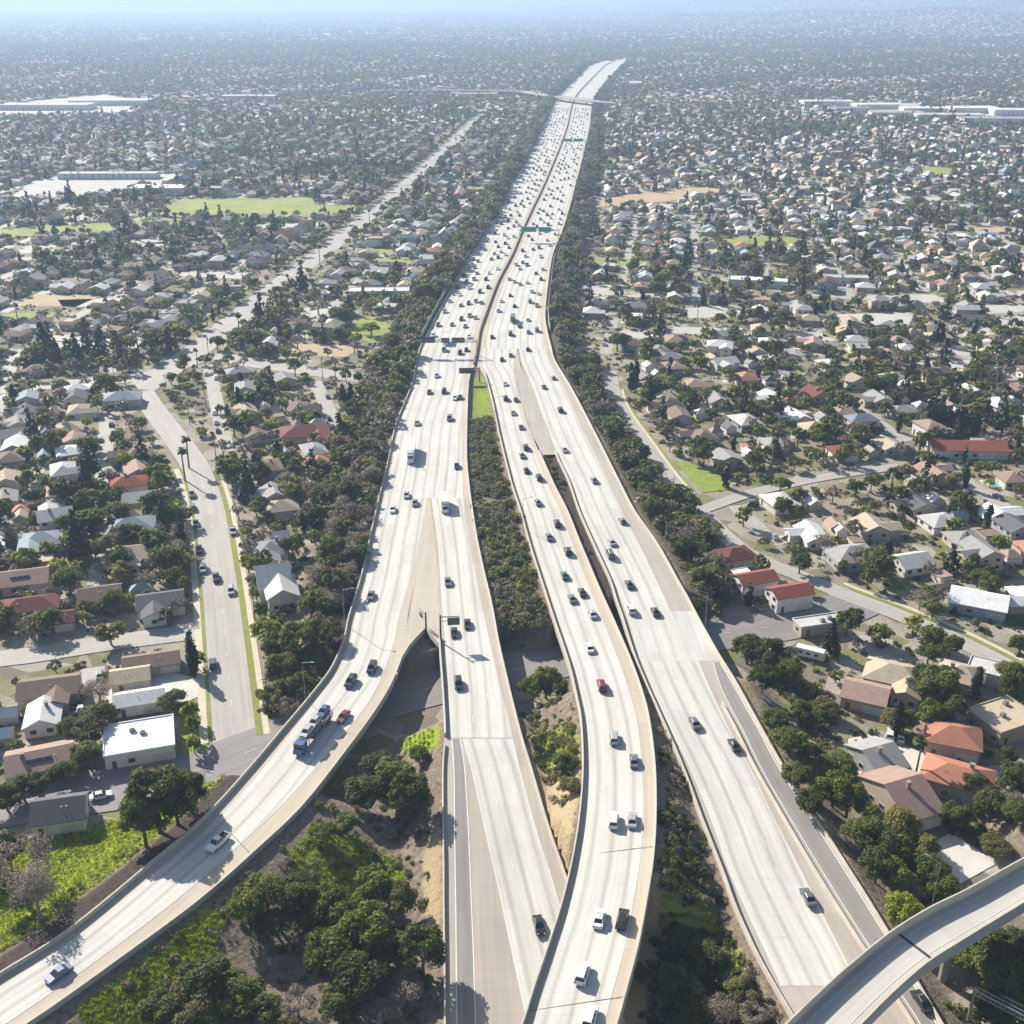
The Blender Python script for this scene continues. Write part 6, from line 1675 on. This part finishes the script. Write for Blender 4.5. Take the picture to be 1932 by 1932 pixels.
# kerbside cars
KERB = [(364,960),(370,990),(376,1040),(383,1077),(362,935),(440,1005),(408,1093),(436,1118),(402,1256)]
for i, (u, v) in enumerate(KERB):
    b = SR['side_street']; x, y, z, t = road_at(b, u, v); put_car(x, y, z, t if i % 2 else -t, crng.choice(('sedan', 'suv', 'pickup')), crng.choice(('black', 'grey', 'black', 'silver', 'dark blue')), 'on the side street', True, 'cars on the local streets')
for (u, v, a, k, c, fx) in [(290,1322,.3,'van','white','white van parked in the court above the flat roofed building'),(268,1312,.3,'suv','white','white sport utility car in the court above the flat roofed building'),(545,1150,-.1,'suv','black','black car parked below the tall white gabled house'),
    (1680,1385,1.2,'suv','white','white car parked left of the orange tiled house'),(1700,1392,1.2,'sedan','grey','grey car parked left of the orange tiled house'),(1520,1118,1.3,'sedan','white','white car parked right of the nearest red tiled house'),
    (1920,1575,.3,'van','white','white van cut by the right edge'),(190,1500,.4,'sedan','white','white sedan in the drive near the dark roofed house')]:
    x, y = G(u, v, .8); put_car(x, y, .13 if c != 'x' else 0, (math.cos(a), math.sin(a)), k, c, None, True, 'cars on the local streets', fx)
# trailer home
x, y = G(1528, 1232, 1.5); o = link('camper_trailer', None, None, (x, y, .05), R(62))
q = MB(); q.frustum((-1.25, 1.25, -4, 4, .55), (-1.15, 1.15, -3.8, 3.6, 2.95)); q.build('body', PMt['white'], o)
for s in (-1, 1):
    for y_ in (-2, .2, 2.2): q = MB(); q.box(s*1.22-.02, s*1.22+.02, y_-.5, y_+.5, 1.5, 2.2); q.build('window', M['glass'], o)
wheels(o, (-1.1, 1.1), (-.6, .5), .35); q = MB(); q.box(-.1, .1, 4, 5, .35, .55); q.build('tow_bar', M['darksteel'], o)
thing(o, '', 'trailer', '', (x, y), None, 'long white camper trailer parked beside the underpass street')
# yard cars
for h_ in IND:
    if h_['fixed'] or h_['d'] > 430 or crng.random() > .45: continue
    a = h_['a']; sx = crng.choice((-1, 1)); lx, ly = sx*h_['L']*.28, -h_['W']/2-4.2
    x, y = h_['x']+math.cos(a)*lx-math.sin(a)*ly, h_['y']+math.sin(a)*lx+math.cos(a)*ly
    if occ(np.array([x]), np.array([y]))[0] & 3 or hgt(x, y) > .3: continue
    put_car(x, y, .09, (math.sin(a), -math.cos(a)), crng.choice(('sedan', 'suv', 'van', 'pickup')), crng.choice(('white', 'silver', 'grey', 'black', 'blue')), 'in a drive '+place_of(x, y), h_['d'] < 300, 'cars on the local streets')
far_cars.sort(key=lambda q: q[1])
room = max(0, 298-NCAR[0])
for c in far_cars[:room]: put_car(*c, near=False)
rest = far_cars[room:]
pk = []
for f in streets_F:
    if crng.random() > .42: continue
    q = [streets_V[i] for i in f]; e = np.array(q[3][:2])-np.array(q[0][:2]); e /= np.linalg.norm(e); n_ = np.array([e[1], -e[0]]); c_ = np.mean(np.array(q)[:, :2], axis=0)+n_*crng.choice((-1, 1))*1.9+e*crng.uniform(-2, 2)
    pk.append((c_[0], c_[1], .07, e, 'sedan', crng.choices([a for a, _ in COLW], [b_ for _, b_ in COLW])[0], ''))
mp_ = MB(); rest_all = [(rest, 'distant_traffic', 'far stream of tiny cars filling the freeway towards the bend'), (pk, 'parked_cars', 'many small cars parked along the residential streets')]
for rest, nm_, lb_ in rest_all:
    m_ = MB(); mats = list(PMt.values()); names = list(PMt.keys())
    for (x, y, z, hd, kd, col, _) in rest:
        i = names.index(col); e2 = np.array(hd); e1 = np.array([e2[1], -e2[0]])
        def tr(x0, x1, y0, y1, z0, z1, tp=1.0, mi=0):
            vs_ = [(*(np.array([x, y])+e1*a*(1 if zz == z0 else tp)+e2*b_*(1 if zz == z0 else tp)), z+zz) for zz in (z0, z1) for a, b_ in ((x0, y0), (x1, y0), (x1, y1), (x0, y1))]
            m_.add(vs_, [(3,2,1,0),(4,5,6,7),(0,1,5,4),(1,2,6,5),(2,3,7,6),(3,0,4,7)], mi)
        tr(-.9, .9, -2.3, 2.3, .0, .95, 1, i); tr(-.8, .8, -1.7, 1.2, .95, 1.5, .75, i)
    stuff(m_.build(nm_, mats), lb_, 'cars')

# ------------------------------------------------------------------ signs, poles, walls
def gantry(b, key_v, f0, f1, panels, label, green=True, hpost=7.0):
    i = min(range(len(b.Z)), key=lambda k: abs(pv(b, k)-key_v)); l = b.L[i]*(1-f0)+b.R[i]*f0; r = b.L[i]*(1-f1)+b.R[i]*f1
    z = float(b.Z[i]); e = (r-l); w = np.linalg.norm(e); e /= w; n = np.array([e[1], -e[0]])
    if n[1] > 0: n = -n                                       # towards the viewer
    o = link('sign_gantry', None, None, (l[0], l[1], z-.02), math.atan2(e[1], e[0]))
    for x in (0, w): q = MB(); q.cyl((x, 0, -.5), (x, 0, hpost+1), .28, .22, 10); q.build('post', M['steel'], o)
    q = MB()
    for zz in (hpost, hpost+1.0):
        for y_ in (-.4, .4): q.cyl((0, y_, zz), (w, y_, zz), .1, .1, 6)
    for x in np.arange(0, w, 1.6):
        q.cyl((x, -.4, hpost), (x+.8, -.4, hpost+1), .05, .05, 4); q.cyl((x+.8, -.4, hpost+1), (min(w, x+1.6), -.4, hpost), .05, .05, 4)
    q.build('truss', M['steel'], o)
    sgn = -1 if np.dot(np.array([-e[1], e[0]]), n) < 0 else 1
    for (p0, p1, hh) in panels:
        yy = sgn*.62 if green else -sgn*.62
        q = MB(); q.box(w*p0, w*p1, yy-.06, yy+.06, hpost-.6, hpost-.6+hh); pn = q.build('sign_panel', M['sign_green'] if green else M['sign_back'], o)
        if green:
            q = MB(); y2 = yy+sgn*.07
            for a in ((w*p0+.1, w*p1-.1, hpost-.5, hpost-.36), (w*p0+.1, w*p1-.1, hpost-.84+hh, hpost-.7+hh), (w*p0+.1, w*p0+.24, hpost-.36, hpost-.84+hh), (w*p1-.24, w*p1-.1, hpost-.36, hpost-.84+hh)): q.box(a[0], a[1], y2-.01, y2+.01, a[2], a[3])
            q.build('panel_border', M['white'], pn)
    thing(o, '', 'sign', '', tuple(l), 'freeway sign gantries', label)
gantry(RB['B'], 455, .0, 1.0, [(.03, .42, 3.6), (.48, .8, 3.4)], 'nearer green sign gantry over the right carriageway')
gantry(RB['B'], 278, .0, 1.0, [(.1, .46, 3.4), (.5, .9, 3.4)], 'farther green sign gantry over the right carriageway')
gantry(RB['A'], 672, .0, 1.0, [(.05, .3, 3.0), (.40, .54, 2.4), (.58, .8, 2.6)], 'sign gantry over the left carriageway seen from behind', False, 6.5)
gb = Rib(); p0_ = np.array(G(1838, 1872, 7)); p1_ = np.array(G(1985, 1950, 7)); gb.L = np.array([p0_, p0_]); gb.R = np.array([p1_, p1_]); gb.C = (gb.L+gb.R)/2; gb.Z = np.array([1.0, 1.0]); gb.T = np.array([[0, -1.0]]*2)
gantry(gb, 1900, 0, 1, [(.3, .75, 2.4)], 'blue grey sign gantry cut by the bottom right corner', False, 6.0)
def cantilever(u, v, z, base_dir, L, label, hp=7.0, pan=(4.6, 3.0)):
    x, y = G(u, v, z); o = link('cantilever_sign', None, None, (x, y, z), math.atan2(base_dir[1], base_dir[0]))
    q = MB(); q.cyl((0, 0, -.4), (0, 0, hp+.6), .26, .2, 10); q.build('post', M['darksteel'], o)
    q = MB(); q.cyl((0, 0, hp), (L, 0, hp), .14, .1, 8); q.cyl((0, 0, hp-1.2), (L, 0, hp-1.2), .1, .08, 8); q.build('arm', M['darksteel'], o)
    q = MB(); q.box(L-pan[0], L, -.22, -.14, hp-2.4, hp-2.4+pan[1]); q.build('sign_panel', M['sign_back'], o)
    thing(o, '', 'sign', '', (x, y), 'freeway signs', label)
cantilever(832, 1212, 6, (1, .1), 5.0, 'dark cantilever sign standing at the point of the split over the underpass', 7.5, (3.2, 2.2))
cantilever(804, 1188, 6, (-.6, 1), 4.0, 'dark sign post on the paved point between ramp and straight lanes', 4.6, (1.8, 1.5))
cantilever(905, 722, 5.05, (-1, 0), 9.0, 'cantilever sign standing on the green island tip', 6.5, (6.5, 2.6))
def light_pole(x, y, z, a, label_place, h=10.5):
    o = link('street_lamp', None, None, (x, y, z), a)
    q = MB(); q.cyl((0, 0, -.3), (0, 0, h), .10, .06, 8); q.build('post', M['steel'], o)
    q = MB(); q.cyl((0, 0, h-.1), (2.4, 0, h+.5), .06, .05, 6); q.build('arm', M['steel'], o)
    q = MB(); q.frustum((2.2, 3.1, -.18, .18, h+.42), (2.3, 3.0, -.12, .12, h+.6)); q.build('lamp_head', M['steel'], o)
    thing(o, 'grey steel street lamp', 'street lamp', label_place, (x, y), 'street lamps')
for key, side, vs_ in (('A1', 'L', (1180, 1330, 1560)), ('D', 'R', (860, 1040, 1180, 1360)), ('A', 'L', (560, 720, 860)), ('C', 'L', (800, 1000))):
    b = RB[key]
    for vv in vs_:
        i = min(range(len(b.Z)), key=lambda k: abs(pv(b, k)-vv)); e = (b.L if side == 'L' else b.R)[i]; inn = b.C[i]-e; inn /= np.linalg.norm(inn)
        q = e-inn*.5; light_pole(q[0], q[1], float(max(0, hgt(q[0], q[1]))), math.atan2(inn[1], inn[0]), {'A1': 'beside the left ramp', 'D': 'beside the right lanes', 'A': 'beside the left carriageway', 'A2': 'beside the straight lanes', 'C': 'beside the flyover lanes'}[key], 10.5+float(b.Z[i]-max(0, hgt(q[0], q[1]))))
x, y = G(1757, 1716, 2); light_pole(x, y, float(hgt(x, y)), 2.4, 'beside the corner overpass', 13)
def utility(x, y, a, place):
    o = link('utility_pole', None, None, (x, y, float(hgt(x, y))), a); q = MB(); q.cyl((0, 0, -.3), (0, 0, 10.5), .16, .11, 8); q.build('post', M['wood'], o)
    q = MB(); q.box(-1.2, 1.2, -.06, .06, 9.6, 9.75); q.box(-.9, .9, -.06, .06, 8.8, 8.93); q.build('crossarm', M['wood'], o); thing(o, 'brown wooden utility pole', 'utility pole', place, (x, y), 'utility poles')
for k, s0, n in (('side_street', -1, 7), ('curving_street', 1, 7), ('cross_street', 1, 4)):
    b = SR[k]
    for i in np.linspace(4, len(b.Z)-6, n).astype(int):
        nr = np.array([b.T[i][1], -b.T[i][0]]); q = b.C[i]+nr*s0*(b.W[0]/2+3.6)
        if occ(np.array([q[0]]), np.array([q[1]]))[0] & 3: continue
        utility(q[0], q[1], math.atan2(nr[1], nr[0]), {'side_street': 'along the straight side street', 'curving_street': 'along the curving street', 'cross_street': 'along the cross street'}[k])
# sound walls
def sound_wall(b, side, v0, v1, off, h, label):
    i0, i1 = rng_v(b, v0, v1); e = (b.L if side == 'L' else b.R)[i0:i1]; out = e-b.C[i0:i1]; out /= np.linalg.norm(out, axis=1)[:, None]; q = e+out*off
    z = hgt(q[:, 0], q[:, 1]); o = wall_strip('sound_wall', q, z, h, .35, M['wall'], 1.0); thing(o, '', 'wall', '', tuple(q[0]), None, label)
sound_wall(RB['A'], 'L', 432, 640, 1.6, 3.6, 'long grey sound wall along the left edge of the freeway')
sound_wall(RB['B'], 'R', 480, 625, 1.6, 3.2, 'pale sound wall along the right edge of the freeway')
# garden walls of nearer houses
gw = 0
for h_ in IND:
    if h_['fixed'] or h_['d'] > 400: continue
    a = h_['a']; c_, s_ = math.cos(a), math.sin(a); L2, y0, y1 = h_['L']/2+1.6, h_['W']/2-1.0, h_['W']/2+9
    q = MB(); n = 0
    for (p0, p1) in (((-L2, y0), (-L2, y1)), ((-L2, y1), (L2, y1))):
        m0 = ((p0[0]+p1[0])/2, (p0[1]+p1[1])/2); wx, wy = h_['x']+c_*m0[0]-s_*m0[1], h_['y']+s_*m0[0]+c_*m0[1]
        ax = (p1[0]-p0[0], p1[1]-p0[1]); ln = math.hypot(*ax)
        tt = np.linspace(-.48, .48, 7); X = wx+(c_*ax[0]-s_*ax[1])*tt; Y = wy+(s_*ax[0]+c_*ax[1])*tt
        if np.any(occ(X, Y) & 19) or np.any(hgt(X, Y) > .4): continue
        q.obox(m0, ax, ln/2-.12, .1, -.2, 1.7); n += 1
    if n:
        o = q.build('garden_wall', WM[h_['wall'] if h_['wall'] != 'white' else 'beige'], None, loc=(h_['x'], h_['y'], 0), rz=a)
        thing(o, 'plastered garden wall behind a '+h_['roof']+' roofed house', 'wall', h_['place'], (h_['x'], h_['y']), 'garden walls')
# swimming pool and blue green shed top
x, y = G(1890, 914, .1); q = MB(); q.box(-5, 5, -2.6, 2.6, .02, .16); o = link('swimming_pool', None, None, (x, y, .0), R(-12))
w_ = MB(); w_.box(-4.4, 4.4, -2.0, 2.0, .1, .18); q.build('coping', M['walk'], o); w_.build('water', M['pool'], o)
thing(o, '', 'swimming pool', '', (x, y), None, 'turquoise swimming pool near the right edge')

# ------------------------------------------------------------------ haze
hb = MB(); hb.box(-14000, 14000, -60, 27000, -1.5, 520)
hz = bpy.data.materials.new('haze_air'); nodes, links = nt(hz)
for n in list(nodes):
    if n.type == 'BSDF_PRINCIPLED': nodes.remove(n)
pvv = nodes.new('ShaderNodeVolumePrincipled'); pvv.inputs['Color'].default_value = (.52, .71, 1.0, 1); pvv.inputs['Density'].default_value = HAZE_DENSITY; pvv.inputs['Anisotropy'].default_value = .2
links.new(pvv.outputs[0], nodes['Material Output'].inputs['Volume'])
stuff(hb.build('haze', hz), 'thin blue haze fading the far suburb', 'haze')

# ------------------------------------------------------------------ labels that single each thing out
ORD = ['nearest', 'second nearest', 'third nearest', 'fourth nearest', 'fifth nearest', 'sixth nearest', 'seventh nearest', 'eighth nearest', 'ninth nearest', 'tenth nearest', 'eleventh nearest', 'twelfth nearest',
       'thirteenth nearest', 'fourteenth nearest', 'fifteenth nearest', 'sixteenth nearest', 'seventeenth nearest', 'eighteenth nearest', 'nineteenth nearest', 'twentieth nearest']
def ordn(i):
    if i < len(ORD): return ORD[i]
    n = i+1; s = 'th' if 10 <= n % 100 <= 20 else {1: 'st', 2: 'nd', 3: 'rd'}.get(n % 10, 'th')
    return f'{n}{s} nearest'
groups = {}
for o, look, place, pos_, fixed in THINGS:
    if fixed: o['label'] = fixed
    else: groups.setdefault((look, place), []).append((pos_[1], o))
for (look, place), lst in groups.items():
    lst.sort(key=lambda q: q[0])
    for i, (_, o) in enumerate(lst):
        o['label'] = f'{look} {place}' if len(lst) == 1 else f'{look} {place}, {ordn(i)}'
